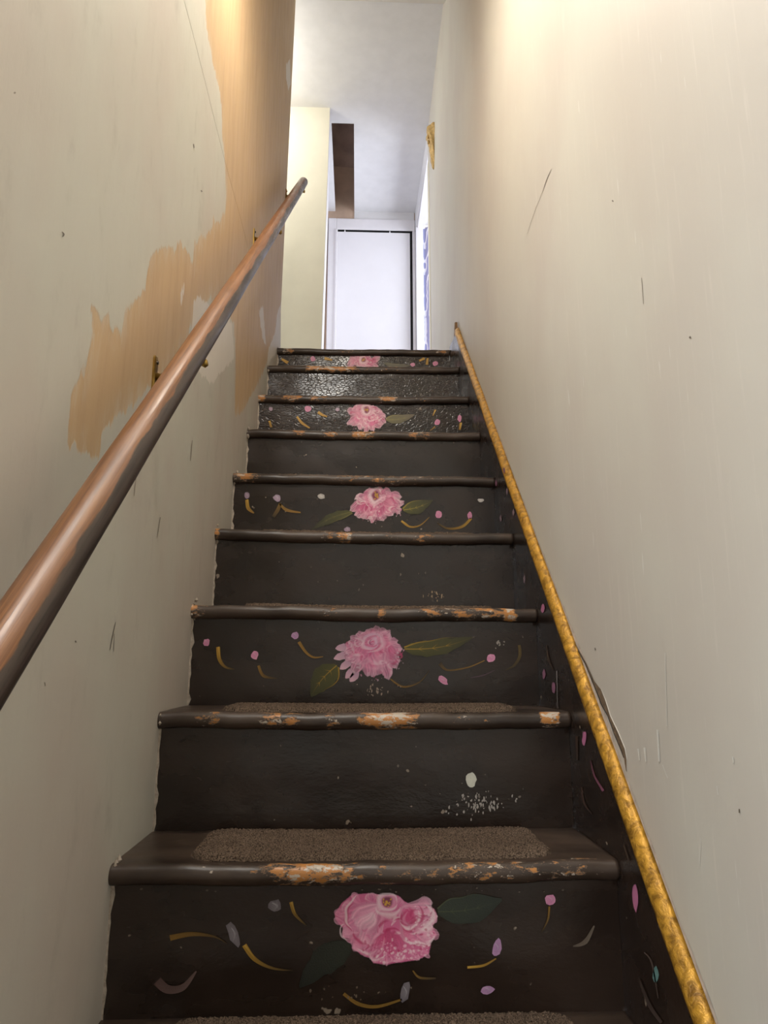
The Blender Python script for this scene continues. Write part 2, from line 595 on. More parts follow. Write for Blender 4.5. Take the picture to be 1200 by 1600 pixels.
# side room: walls, lace curtain in a window towards the back
m = MB()
m.box(0.86, 2.4, 4.12, 4.17, ZLAND, ZCEIL)
m.box(2.4, 2.45, 1.8, 4.5, ZLAND, ZCEIL)
m.box(0.87, 2.4, 1.75, 1.8, ZLAND, ZCEIL)
tag(m.build('wall_side_room', M['white']), kind='structure')
win = empty('window_1', (1.25, 4.12, 2.6)); tag(win, kind='structure')
m = MB()
nx_ = 60
vs, fs = [], []
for i in range(nx_+1):
    xx = 0.875+0.8*i/nx_
    yy = 4.05+0.018*math.sin(i*1.1)
    vs += [(xx, yy, 1.72), (xx, yy, 3.79)]
for i in range(nx_):
    fs.append((2*i, 2*i+2, 2*i+3, 2*i+1))
m.add(vs, fs)
m.build('curtain', M['lace'], win, smooth=True)
m = MB(); m.tube([(0.875, 4.05, 3.80), (1.72, 4.05, 3.80)], 0.010, 10); m.build('curtain_rod', M['white'], win)

# back wall (old brown plaster running up into the hatch), white band over the closet door
m = MB()
m.box(-0.6, 0.86, YBACK, YBACK+0.05, ZLAND, 4.36)
tag(m.build('wall_back', M['brown']), kind='structure')
HX0, HX1, HY0 = 0.172, 0.323, 2.982
m = MB()
m.box(HX1, 0.80, YBACK-0.006, YBACK, 3.77, ZCEIL)
tag(m.build('trim_3', M['white']), kind='structure')

# upstairs ceiling with the open hatch
m = MB()
ZT = ZCEIL+0.02
YC0 = 2.02
m.box(-1.6, 0.80, YC0, HY0, ZCEIL, ZT)
m.box(0.80, 0.90, YC0, YBACK+0.05, ZCEIL, ZT)
m.box(HX1, 0.80, HY0, YBACK+0.05, ZCEIL, ZT)
m.box(-1.6, HX0, HY0, YBACK+0.05, ZCEIL, ZT)
m.box(0.9, 2.45, 1.75, 4.5, ZCEIL, ZT)
tag(m.build('ceiling', M['white']), kind='structure')
# attic over the hatch: side and roof slope
m = MB()
m.hexa([(-0.6, YBACK, 4.30), (0.9, YBACK, 4.20), (0.9, YBACK+0.04, 4.24), (-0.6, YBACK+0.04, 4.34),
        (-0.6, 2.2, 5.10), (0.9, 2.2, 5.0), (0.9, 2.24, 5.04), (-0.6, 2.24, 5.14)])
tag(m.build('ceiling_attic', M['umber']), kind='structure')
m = MB()
m.box(HX1+0.1, HX1+0.14, 2.2, YBACK, ZT, 5.1)
m.box(-0.3, -0.26, 2.2, YBACK, ZT, 4.55)
m.box(-0.3, HX1+0.1, 2.2, 2.24, ZT, 5.1)
tag(m.build('wall_attic', M['umber']), kind='structure')

# stair ceiling: low over the foot of the stairs, then rising to the landing
m = MB()
prof = [(-3.2, 2.36), (0.30, 2.36), (2.03, 3.795), (2.03, ZCEIL+0.02), (1.95, ZCEIL+0.02), (0.22, 2.44), (-3.2, 2.44)]
n = len(prof)
m.add([(-0.11, y, z) for y, z in prof]+[(0.86, y, z) for y, z in prof],
      [tuple(range(n)), tuple(range(2*n-1, n-1, -1))]+[(i, n+i, n+(i+1) % n, (i+1) % n) for i in range(n)])
tag(m.build('ceiling_stairs', M['wr']), kind='structure')
m = MB(); m.box(-3.2, 0.86, -3.25, -3.2, -0.44, 2.36)
tag(m.build('wall_front', M['wr']), kind='structure')
m = MB(); m.box(-3.2, -0.11, -3.2, 0.2, 2.36, 2.44)
tag(m.build('ceiling_hall', M['wr']), kind='structure')

# partition (cream) beside the closet door, its white edge facing the door
pt, pb = at(1, 2.847, 515.5, 168), at(1, 2.847, 502, 542)
k = (pt[0]-pb[0])/(pt[2]-pb[2])
x0b = pb[0]+k*(ZLAND-pb[2]); x0t = pb[0]+k*(ZCEIL-pb[2])
m = MB()
qt, qb = at(1, YBACK, 517.0, 200), at(1, YBACK, 505.6, 542)
k = (qt[0]-qb[0])/(qt[2]-qb[2])
x1b = qb[0]+k*(ZLAND-qb[2]); x1t = qb[0]+k*(ZCEIL-qb[2])
m.hexa([(-0.75, 2.847, ZLAND), (x0b, 2.847, ZLAND), (x1b, YBACK, ZLAND), (-0.75, YBACK, ZLAND),
        (-0.75, 2.847, ZCEIL), (x0t, 2.847, ZCEIL), (x1t, YBACK, ZCEIL), (-0.75, YBACK, ZCEIL)])
wp = tag(m.build('wall_partition', M['cream']), kind='structure')
m = MB()
m.hexa([(x0b-0.004, 2.849, ZLAND), (x0b+0.001, 2.849, ZLAND), (x1b+0.001, YBACK-0.001, ZLAND), (x1b-0.004, YBACK-0.001, ZLAND),
        (x0t-0.004, 2.849, ZCEIL), (x0t+0.001, 2.849, ZCEIL), (x1t+0.001, YBACK-0.001, ZCEIL), (x1t-0.004, YBACK-0.001, ZCEIL)])
tag(m.build('trim_4', M['casing']), kind='structure')
m = MB(); m.box(-1.65, -1.6, 1.8, 2.9, ZLAND, ZCEIL)
tag(m.build('wall_passage', M['cream']), kind='structure')
m = MB(); m.box(-1.6, -0.11, 1.85, 1.9, ZLAND, ZCEIL)
tag(m.build('wall_passage_front', M['cream']), kind='structure')

# floors
m = MB(); m.box(-1.6, 0.797, 1.95, YBACK, ZLAND-0.03, ZLAND); m.box(0.797, 2.4, 1.8, 4.5, ZLAND-0.03, ZLAND)
tag(m.build('floor', M['floor']), kind='structure')
m = MB(); m.box(-3.2, 0.86, -3.2, -0.2, -0.50, -0.44)
tag(m.build('floor_hall', M['floor']), kind='structure')

# closet door in its casing
c_ol, c_or = at(1, YBACK, 513.4, 342.5), at(1, YBACK, 647.5, 345.5)
o_l, o_r = at(1, YBACK, 525.4, 360.5), at(1, YBACK, 646, 363)
d1 = empty('door_1', (0.48, YBACK, ZLAND)); tag(d1, kind='structure')
m = MB(); m.box(c_ol[0], o_l[0]+0.002, YBACK-0.020, YBACK, ZLAND, c_ol[2]); m.build('casing_side', M['casing'], d1, bevel=0.006)
m = MB(); m.box(o_l[0]-0.004, o_l[0]+0.012, YBACK-0.030, YBACK-0.004, ZLAND, o_l[2]); m.build('casing_bead', M['casing'], d1, bevel=0.004)
m = MB(); m.box(o_l[0], 0.806, YBACK-0.0205, YBACK, o_l[2], c_ol[2]); m.build('casing_head', M['casing'], d1, bevel=0.008)
m = MB(); m.box(0.784, 0.806, YBACK-0.018, YBACK, ZLAND, o_l[2]); m.build('casing_side', M['casing'], d1, bevel=0.004)
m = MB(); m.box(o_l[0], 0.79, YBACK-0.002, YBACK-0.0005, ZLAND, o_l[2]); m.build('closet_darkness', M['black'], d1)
pl, prr = o_l[0]+0.012, 0.764
m = MB(); m.box(pl, prr, YBACK-0.014, YBACK-0.003, ZLAND+0.012, o_l[2]-0.016); m.build('door_leaf', M['door'], d1, bevel=0.0015)
for px in (539, 609):
    xx = at(1, YBACK, px, 361)[0]
    m = MB(); m.tube([(xx, YBACK-0.012, o_l[2]-0.018), (xx, YBACK-0.012, o_l[2]+0.001)], 0.0045, 10); m.build('pivot_pin', M['casing'], d1)
m = MB(); m.box(o_l[0]+0.006, 0.784, YBACK-0.016, YBACK-0.008, o_l[2]-0.004, o_l[2]); m.build('door_track', M['black'], d1)

# ------------------------------------------------------------------ staircase
stairs = empty('staircase', (0.39, 0.0, -0.44))
tag(stairs, 'steep dark brown painted wooden staircase with peonies painted on alternate risers', 'staircase')
CHIPS = {0: [], 1: [(480, 90, .85), (620, 60, .5), (760, 120, .6), (900, 60, .5), (330, 40, .35), (660, 320, .22)],
         2: [(605, 50, 1.1), (435, 40, .7), (325, 25, .65), (520, 20, .6), (860, 18, 1.0), (740, 60, .4), (560, 300, .15)],
         3: [(300, 12, .9), (520, 30, .5), (596, 10, .65), (690, 50, .65), (748, 50, .75), (797, 12, 1.0), (310, 14, .6), (560, 260, .2)],
         4: [(336, 8, .9), (510, 12, .7), (537, 15, .9), (660, 20, .6), (600, 90, .35), (560, 230, .15)],
         5: [(384, 24, .8), (560, 60, .55), (620, 40, .6), (660, 20, .5), (570, 200, .25)],
         6: [(465, 15, .7), (515, 15, .7), (565, 25, .9), (655, 25, .7), (570, 170, .25)],
         7: [(408, 8, .9), (455, 20, .8), (500, 30, .6), (605, 20, .9), (660, 20, .5), (560, 160, .3)],
         8: [(490, 15, .9), (525, 40, .9), (600, 40, .5), (560, 140, .35)],
         9: [(450, 12, .7), (560, 70, .4), (690, 15, .7), (570, 130, .3)]}
rnd = random.Random(11)
for k in range(0, 10):
    y0, y1 = YN[k], (yriser(k+1)+0.018 if k < 9 else 1.97)
    r = TH/2
    prof = [(y1, 0.0, 0.0)]
    for q in np.linspace(0.85, 0.02, 9):
        prof.append((y0+r+(y1-y0-r)*q, 0.0, max(0, 0.55-q*2.2)))
    for q in range(13):
        a = math.pi/2+math.pi*q/12
        prof.append((y0+r+r*math.cos(a), -r+r*math.sin(a), (1.0 if q < 8 else 0.72 if q < 11 else 0.3)))
    prof += [(y0+r+0.02, -TH, 0.0), (y1, -TH, 0.0)]
    nseg = 150
    xs = np.linspace(XL, XR, nseg+1)
    ph = [rnd.uniform(0, 6.28) for _ in range(6)]
    vs, chip = [], []
    wear = {1: .0035, 2: .003, 3: .004, 4: .004}.get(k, .0025)
    for x in xs:
        dz = -wear*math.exp(-((x-0.40)/0.24)**2)+0.0010*math.sin(x*17+ph[0])+0.0006*math.sin(x*43+ph[1])+0.0004*math.sin(x*91+ph[2])
        dy = 0.0012*math.sin(x*13+ph[3])+0.0007*math.sin(x*37+ph[4])+0.0004*math.sin(x*83+ph[5])
        vs.append([(x, p[0]+(dy if p[2] > 0.2 else 0), ztop(k, x)+p[1]+(dz if p[2] > 0 else 0)) for p in prof])
    # chip strength: the listed pixel positions lie between the two ends of this nosing
    dL = np.array([0.0, y0, ztop(k, 0)-r])-CAM; dR = np.array([W, y0, ztop(k, W)-r])-CAM
    pxL = 600+F_PX*(dL@RGT)/(dL@FWD); pxR = 600+F_PX*(dR@RGT)/(dR@FWD)
    m = MB()
    np_ = len(prof)
    for i, x in enumerate(xs):
        px = pxL+(pxR-pxL)*x/W
        b = 0.0
        for (c0, hw, st) in CHIPS[k]:
            b = max(b, st*math.exp(-((px-c0)/(hw*1.0))**4))
        for j, p in enumerate(prof):
            m.v.append(vs[i][j])
            chip.append(b*p[2]+(0.1*p[2]))
    for i in range(nseg):
        for j in range(np_-1):
            m.f.append((i*np_+j, i*np_+j+1, (i+1)*np_+j+1, (i+1)*np_+j)[::-1])
        m.f.append((i*np_+np_-1, i*np_, (i+1)*np_, (i+1)*np_+np_-1)[::-1])
    m.f.append(tuple(range(np_)))
    m.f.append(tuple(range(nseg*np_, nseg*np_+np_))[::-1])
    m.a = {'chip': chip}
    m.build('tread', M['tread'], stairs, smooth=True)

risers = {}
for k in range(0, 10):
    y = yriser(k)
    m = MB()
    nx_, nz_ = 80, 14
    ph = [rnd.uniform(0, 6.28) for _ in range(6)]
    for i in range(nx_+1):
        x = XL+(XR-XL)*i/nx_
        zb = (ztop(k-1, x)-0.004) if k > 0 else -0.44
        zt = ztop(k, x)-TH+0.002
        for j in range(nz_+1):
            z = zb+(zt-zb)*j/nz_
            dy = 0.0004*(math.sin(x*21+ph[0]+z*9)+math.sin(z*60+ph[1])+0.7*math.sin(x*55+ph[2])*math.sin(z*47+ph[3]))
            m.v.append((x, y+dy, z))
    q = nz_+1
    for i in range(nx_):
        for j in range(nz_):
            m.f.append((i*q+j, (i+1)*q+j, (i+1)*q+j+1, i*q+j+1))
    n0 = len(m.v)
    for i in (0, nx_):
        for j in (0, nz_):
            p = m.v[i*q+j]; m.v.append((p[0], y+0.018, p[2]))
    m.f += [(n0, n0+1, n0+3, n0+2), (0, n0, n0+2, nx_*q), (nz_, nx_*q+nz_, n0+3, n0+1)]
    risers[k] = m.build('riser', M['crazed' if k >= 7 else 'dark'], stairs, smooth=True)

# skirt board on the right wall with its sloping top
SL = RISE/RUN
m = MB()
ya, yb_ = -0.95, 1.80
HS = 0.098


def zline(y, h):
    return y*SL+h


pts = [(ya, -0.44), (ya, zline(ya, HS)), (1.645, zline(1.645, HS)), (1.80, 1.69), (1.80, 1.45)]
if pts[1][1] < -0.44:
    ya = (-0.44-HS)/SL
    pts = [(ya, -0.44), (1.645, zline(1.645, HS)), (1.84, 1.712), (1.84, 1.34), (0.1, -0.44)]
n = len(pts)
m.add([(0.780, y, z) for y, z in pts]+[(0.797, y, z) for y, z in pts],
      [tuple(range(n)), tuple(range(2*n-1, n-1, -1))]+[(i, (i+1) % n, n+(i+1) % n, n+i) for i in range(n)])
skirt = m.build('skirt_board', M['dark'], stairs)

# gold cap moulding along the skirt board
gold = MB()
ng = 260
y0g, y1g = ya+0.01, 1.655
sec = [(0.7785, HS-0.004), (0.7775, HS+0.004), (0.7790, HS+0.012), (0.7840, HS+0.020), (0.7905, HS+0.0265), (0.7972, HS+0.0285), (0.7972, HS-0.006)]
ns = len(sec)
rg = random.Random(5)
jit = [[rg.uniform(-1, 1) for _ in sec] for _ in range(ng+1)]
for i in range(ng+1):
    y = y0g+(y1g-y0g)*i/ng
    for j, (x, h) in enumerate(sec):
        a = 0.0007*jit[i][j] if 0 < j < ns-2 else 0
        b = 0.0014*math.sin(y*7.0)+0.0010*math.sin(y*23+1)
        gold.v.append((x+a, y, zline(y, h+a+(b if j < ns-1 else 0))))
for i in range(ng):
    for j in range(ns):
        gold.f.append((i*ns+j, i*ns+(j+1) % ns, (i+1)*ns+(j+1) % ns, (i+1)*ns+j))
gold.f += [tuple(range(ns)), tuple(range(ng*ns, ng*ns+ns))[::-1]]
tag(gold.build('trim_5', M['gold'], smooth=True), kind='structure')

# ------------------------------------------------------------------ painted decoration
PINK = [srgb(214, 110, 150), srgb(226, 140, 172), srgb(198, 72, 122), srgb(236, 178, 196), srgb(222, 126, 160)]
PALE = [srgb(238, 202, 212), srgb(228, 182, 198), srgb(240, 216, 220)]
LILAC = [srgb(206, 160, 190), srgb(190, 150, 178), srgb(214, 176, 202)]
DEEP = [srgb(186, 44, 96), srgb(200, 62, 112), srgb(170, 40, 90)]
YEL = srgb(196, 150, 52)
OCH = srgb(150, 112, 44)
OLIVE = srgb(84, 82, 38)
DKGRN = srgb(44, 48, 36)


def lerp(a, b, t):
    return tuple(a[i]+(b[i]-a[i])*t for i in range(4))


class Paint:
    """thin coats of paint lying on a vertical plane; points are given by their place in the photograph"""
    def __init__(s, ax, v, sign):
        s.m, s.ax, s.v, s.sign, s.l = MB(), ax, v, sign, 0

    def P(s, px, py):
        p = at(s.ax, s.v, px, py).copy()
        p[s.ax] = s.v+s.sign*(0.0014+0.000012*s.l)
        return p

    def petal(s, rnd, x, y, ang, ln, w, c0, c1, n=7, bend=0.0, blunt=0.9, rag=0.08):
        s.l += 1
        dx, dy = math.cos(ang), math.sin(ang)
        vs, cs = [], []
        for i in range(n+1):
            t = i/n
            hw = w*0.5*max(0.04, math.sin(math.pi*min(t*blunt+(1-blunt)*0.3+0.02, 1.0))**0.75)
            if i == n:
                hw *= 0.5
            hw *= 1+rnd.uniform(-rag, rag)
            a = bend*t*t
            cx = x+ln*t*(dx*math.cos(a)-dy*math.sin(a)); cy = y+ln*t*(dy*math.cos(a)+dx*math.sin(a))
            nx, ny = -(dy*math.cos(a)+dx*math.sin(a)), (dx*math.cos(a)-dy*math.sin(a))
            c = lerp(c0, c1, t**1.2)
            ce = lerp(c, PALE[0], 0.30*t)
            for q, cc in ((-1, ce), (0, c), (1, lerp(c, c0, 0.35))):
                vs.append(s.P(cx+nx*hw*q, cy+ny*hw*q)); cs.append(cc)
        fs = []
        for i in range(n):
            for q in (0, 1):
                a = 3*i+q
                fs.append((a, a+1, a+4, a+3))
        s.m.add(vs, fs, cs)

    def stroke(s, pts, widths, c0, c1):
        s.l += 1
        pts = np.array(pts, float)
        # smooth through the given points
        n = 6*(len(pts)-1)
        ts = np.linspace(0, len(pts)-1, n+1)
        P = []
        for t in ts:
            i = min(int(t), len(pts)-2); u = t-i
            p0, p1, p2, p3 = pts[max(i-1, 0)], pts[i], pts[i+1], pts[min(i+2, len(pts)-1)]
            P.append(0.5*((2*p1)+(-p0+p2)*u+(2*p0-5*p1+4*p2-p3)*u*u+(-p0+3*p1-3*p2+p3)*u**3))
        P = np.array(P)
        vs, cs = [], []
        for i, p in enumerate(P):
            d = P[min(i+1, n)]-P[max(i-1, 0)]; d = d/(np.linalg.norm(d)+1e-9)
            t = i/n
            w = float(np.interp(t, np.linspace(0, 1, len(widths)), widths))*0.5
            nn = np.array([-d[1], d[0]])
            c = lerp(c0, c1, t)
            vs += [s.P(*(p+nn*w)), s.P(*(p-nn*w))]; cs += [c, lerp(c, (0.02, 0.015, 0.012, 1), 0.2)]
        s.m.add(vs, [(2*i, 2*i+1, 2*i+3, 2*i+2) for i in range(n)], cs)

    def blob(s, rnd, x, y, rx, ry, c0, c1, ang=0.0, n=11, rag=0.16):
        s.l += 1
        vs, cs = [s.P(x, y)], [c0]
        for i in range(n):
            a = 2*math.pi*i/n
            k = 1+rnd.uniform(-rag, rag)
            u, v = rx*k*math.cos(a), ry*k*math.sin(a)
            vs.append(s.P(x+u*math.cos(ang)-v*math.sin(ang), y+u*math.sin(ang)+v*math.cos(ang)))
            cs.append(lerp(c1, c0, rnd.random()*0.6))
        s.m.add(vs, [(0, 1+i, 1+(i+1) % n) for i in range(n)], cs)

    def outline(s, pts, c0, c1):
        """filled leaf: middle rib plus both edges; pts = list of (rib, edge a, edge b)"""
        s.l += 1
        vs, cs = [], []
        n = len(pts)-1
        for i, (p, a, b) in enumerate(pts):
            t = i/n
            c = lerp(c0, c1, t)
            vs += [s.P(*a), s.P(*p), s.P(*b)]
            cs += [lerp(c, (0.012, 0.010, 0.008, 1), 0.25), c, lerp(c, (0.012, 0.010, 0.008, 1), 0.05)]
        fs = []
        for i in range(n):
            fs += [(3*i, 3*i+1, 3*i+4, 3*i+3), (3*i+1, 3*i+2, 3*i+5, 3*i+4)]
        s.m.add(vs, fs, cs)

    def leaf(s, rnd, x0, y0, x1, y1, w, c0, c1, vein=None, lobes=1, fade=0.0):
        L = math.hypot(x1-x0, y1-y0); dx, dy = (x1-x0)/L, (y1-y0)/L
        pts = []
        for i in range(11):
            t = i/10
            h = w*0.5*(math.sin(math.pi*(0.06+0.92*t**0.8))**0.9)
            sag = 0.06*L*math.sin(math.pi*t)
            p = (x0+dx*L*t-dy*sag, y0+dy*L*t+dx*sag)
            j = 1+rnd.uniform(-0.12, 0.12)
            pts.append((p, (p[0]-dy*h*j, p[1]+dx*h*j), (p[0]+dy*h*j, p[1]-dx*h*j)))
        s.outline(pts, c0, c1)
        if vein:
            s.stroke([q[0] for q in pts[0:11:2]], [1.6, 1.4, 0.6], vein, c1)
            s.stroke([q[2] for q in pts[0:10:2]], [2.2, 1.6, 0.5], vein, c1)
            for i in (2, 4, 6):
                a, b, c = pts[i]
                q = pts[min(i+2, 10)]
                s.stroke([a, ((a[0]+q[1][0])/2, (a[1]+q[1][1])/2)], [1.0, 0.3], vein, c1)
                s.stroke([a, ((a[0]+q[2][0])/2, (a[1]+q[2][1])/2)], [1.0, 0.3], vein, c1)

    def build(s, name, parent, label=None, tone=None):
        if tone is None:
            tone = 1.0 if name == 'painted_peony' else 0.72 if s.v < 0.1 else 0.85
        s.m.c = [(c[0]*tone, c[1]*tone, c[2]*tone, 1.0) for c in s.m.c]
        o = s.m.build(name, M['strokes'], parent)
        if label:
            o['label'] = label
        return o


class Canvas:
    """brushwork blended wet-in-wet: a fine grid of paint, laid on the riser as a thin coat"""
    def __init__(s, x0, x1, y0, y1, step, seed):
        s.xs = np.arange(x0, x1+step, step); s.ys = np.arange(y0, y1+step, step)
        s.X, s.Y = np.meshgrid(s.xs, s.ys, indexing='ij')
        s.C = np.zeros(s.X.shape+(3,)); s.A = np.zeros(s.X.shape)
        s.H = np.zeros(s.X.shape)
        s.r = np.random.RandomState(seed)
        s.X0, s.Y0 = s.X.copy(), s.Y.copy()
        sp = (x1-x0)/9.0
        wx, wy, s.G = np.zeros(s.X.shape), np.zeros(s.X.shape), np.zeros(s.X.shape)
        for o in range(9):
            f = (1.0+0.55*o)/sp*0.5
            t = s.r.uniform(0, 6.28, 3); a = s.r.uniform(0, 6.28, 3)
            for q, dst in enumerate((wx, wy, s.G)):
                dst += np.sin((s.X0*math.cos(a[q])+s.Y0*math.sin(a[q]))*f*2+t[q])/(1+0.35*o)
        s.X, s.Y = s.X0+wx*sp*0.085, s.Y0+wy*sp*0.085
        s.G = s.G/np.abs(s.G).max()

    def over(s, a, col):
        a = np.clip(a, 0, 1)
        s.C = s.C*(1-a[..., None])+np.asarray(col)*a[..., None]
        s.A = np.maximum(s.A, a)
        s.H = s.H*(1-a*0.4)+a*0.4

    def petal(s, x, y, ang, L, w, c0, c1, rim=None, alpha=0.9, rimw=0.25, bend=0.0, scallop=0.0):
        dx, dy = math.cos(ang), math.sin(ang)
        u = ((s.X-x)*dx+(s.Y-y)*dy)/L
        t = np.clip(u, 0, 1)
        v = (-(s.X-x)*dy+(s.Y-y)*dx)-bend*L*t*t
        hw = w*0.5*np.power(np.clip(np.sin(np.pi*np.clip(0.10+0.83*t, 0, 1)), 0.02, 1), 0.55)*(0.45+0.55*np.minimum(1, t*1.8))
        q = v/hw
        ph = s.r.uniform(0, 6.28, 3)
        end = 1.0+scallop*np.sin(q*4+ph[0])*0.5-0.10*q*q
        e = np.clip((1.0-np.abs(q))/0.22, 0, 1)*np.clip((end-u)/0.09, 0, 1)*np.clip((u+0.03)/0.10, 0, 1)
        br = 0.5+0.5*np.sin(q*11+ph[1]+2.2*np.sin(q*5+ph[2])+u*2.0)
        col = np.array(c0[:3])*(1-t[..., None]**1.1)+np.array(c1[:3])*t[..., None]**1.1
        col = col*(0.84+0.26*br[..., None])*(1+0.16*s.G[..., None])
        if rim is not None:
            k = np.maximum(np.clip((np.abs(q)-(1-rimw*1.6))/(rimw*1.3), 0, 1), np.clip((u-(1-rimw))/(rimw*0.8), 0, 1))*(0.55+0.45*br)
            col = col*(1-k[..., None]*0.8)+np.array(rim[:3])*k[..., None]*0.8
        s.over(e*alpha*(0.82+0.18*br), col)

    def arc(s, cx, cy, rx, ry, a0, a1, w, col, alpha=0.8):
        th = np.arctan2((s.Y-cy)/ry, (s.X-cx)/rx)
        th = np.mod(th-a0, 2*math.pi)
        rr = np.sqrt(((s.X-cx)/rx)**2+((s.Y-cy)/ry)**2)
        sp = a1-a0
        t = th/sp
        ww = w*np.clip(np.sin(np.pi*np.clip(t, 0, 1)), 0, 1)+1e-6
        e = np.clip(1-np.abs(rr-1)*min(rx, ry)/ww, 0, 1)*(t <= 1)
        s.over(np.power(e, 0.6)*alpha, np.array(col[:3]))

    def dab(s, x, y, r, col, alpha=0.8, asp=1.0):
        d = np.sqrt(((s.X-x)/r)**2+((s.Y-y)/(r*asp))**2)
        s.over(np.clip((1-d)/0.35, 0, 1)*alpha, np.array(col[:3]))

    def lay(s, k, name, label, cut=0.33):
        p = Paint(1, yriser(k), -1)
        keep = s.A > cut
        idx = -np.ones(s.X.shape, int)
        vs, cs, fs = [], [], []
        need = np.zeros(s.X.shape, bool)
        quad = keep[:-1, :-1] & keep[1:, :-1] & keep[:-1, 1:] & keep[1:, 1:]
        for a in (0, 1):
            for b in (0, 1):
                need[a:a+quad.shape[0], b:b+quad.shape[1]] |= quad
        bare = np.array([0.035, 0.022, 0.020])
        for (i, j) in zip(*np.nonzero(need)):
            idx[i, j] = len(vs)
            q = at(1, yriser(k), s.X0[i, j], s.Y0[i, j]).copy()
            q[1] = yriser(k)-0.0013-0.0004*s.H[i, j]
            vs.append(q)
            a = min(1, s.A[i, j]*1.1)
            c = s.C[i, j]*a+bare*(1-a)
            cs.append((float(c[0]), float(c[1]), float(c[2]), 1.0))
        for (i, j) in zip(*np.nonzero(quad)):
            fs.append((idx[i, j], idx[i+1, j], idx[i+1, j+1], idx[i, j+1])[::-1])
        p.m.add(vs, fs, cs)
        return p.build(name, risers[k], label)


def peony(k, fx, fy, ex, ey, rx, ry, seed, eye=True, swirl=False, step=1.0):
    r = random.Random(seed)
    u = (rx+ry)/2
    cv = Canvas(ex-rx*1.15, ex+rx*1.15, ey-ry*1.2, ey+ry*1.2, step, seed)

    def reach(a):
        dx, dy = math.cos(a), math.sin(a)
        A = (dx/rx)**2+(dy/ry)**2
        B = 2*((fx-ex)*dx/rx**2+(fy-ey)*dy/ry**2)
        Cc = ((fx-ex)/rx)**2+((fy-ey)/ry)**2-1
        return (-B+math.sqrt(max(B*B-4*A*Cc, 0)))/(2*A)
    mid, hot, pale, wht = srgb(214, 112, 152), srgb(190, 46, 100), srgb(232, 172, 194), srgb(242, 218, 222)
    if swirl:
        mid, hot, pale, wht = srgb(206, 112, 152), srgb(196, 70, 120), srgb(220, 158, 186), srgb(226, 190, 208)
    cv.dab(ex, ey, rx*0.93, mid, 0.9, ry/rx)
    # ragged outer petals, pale and thin at their tips
    n = 19
    for i in range(n):
        a = 2*math.pi*(i+r.uniform(-0.3, 0.3))/n
        R = reach(a)*r.uniform(0.92, 1.08)
        cv.petal(fx+math.cos(a)*R*0.35, fy+math.sin(a)*R*0.35, a, R*0.65, u*r.uniform(0.40, 0.58), mid, pale, wht, 0.85, bend=r.uniform(-.15, .15), scallop=0.06)
    # broad inner petals with deep folds between them
    for fr, m_, wf in ((0.86, 12, 0.60), (0.68, 9, 0.58), (0.48, 7, 0.46)):
        for i in range(m_):
            a = 2*math.pi*(i+r.uniform(-0.35, 0.35))/m_
            R = reach(a)*fr*r.uniform(0.85, 1.08)
            c0 = hot if r.random() < 0.6 else mid
            c1 = r.choice([mid, pale, pale, srgb(224, 140, 172)])
            cv.petal(fx+math.cos(a)*R*0.15, fy+math.sin(a)*R*0.15, a+r.uniform(-.2, .2), R*0.85, u*wf*r.uniform(0.8, 1.2), c0, c1, wht if r.random() < 0.7 else pale, 0.8, 0.2, r.uniform(-.2, .2), 0.10)
    # curled folds
    for i in range(26):
        a = r.uniform(0, math.pi) if r.random() < 0.8 else r.uniform(math.pi, 2*math.pi)
        R = reach(a)*r.uniform(0.35, 0.85)
        cx, cy = fx+math.cos(a)*R, fy+math.sin(a)*R
        rr = u*r.uniform(0.08, 0.22)
        a0 = r.uniform(0, 6.28)
        cv.arc(cx, cy, rr, rr*r.uniform(0.6, 1.0), a0, a0+r.uniform(1.6, 3.4), u*r.uniform(0.025, 0.06), r.choice([wht, wht, pale, hot, hot]), 0.75)
    # frilled dry-brush dabs along the lower edge
    for i in range(70):
        a = r.uniform(0.15, math.pi-0.15) if not swirl else r.uniform(0.0, math.pi)
        R = reach(a)*(1-abs(r.gauss(0, 0.16)))
        cv.dab(fx+math.cos(a)*R, fy+math.sin(a)*R, u*r.uniform(0.015, 0.05), r.choice([wht, wht, pale, mid]), 0.65, r.uniform(0.6, 1.6))
    if swirl:
        for q in range(9):
            rr = u*(0.06+0.05*q)
            a0 = r.uniform(0, 6.28)
            cv.arc(fx, fy, rr, rr*0.85, a0, a0+r.uniform(2.2, 4.2), u*0.055, r.choice([wht, pale, srgb(214, 178, 204)]), 0.8)
        cv.arc(fx, fy-1, u*0.07, u*0.09, 0.5, 5.2, u*0.03, srgb(130, 60, 100), 0.9)
    if eye:
        for q in range(9):
            a = math.pi*(0.05+0.9*q/8)
            cv.petal(fx+math.cos(a)*u*0.10, fy+math.sin(a)*u*0.14, a, u*0.30, u*0.20, pale, pale, wht, 0.85)
        cv.arc(fx, fy-u*0.02, u*0.23, u*0.28, 0, 6.25, u*0.10, wht, 0.75)
        cv.dab(fx, fy, u*0.19, srgb(126, 50, 80), 0.95, 1.25)
        for q in range(16):
            a, rr = r.uniform(0, 6.28), u*r.uniform(0, 0.13)
            cv.dab(fx+rr*math.cos(a), fy+rr*1.25*math.sin(a), max(u*0.034, step*1.1), srgb(206, 156, 62), 0.95)
    cv.lay(k, 'painted_peony', 'pink peony in thick paint')


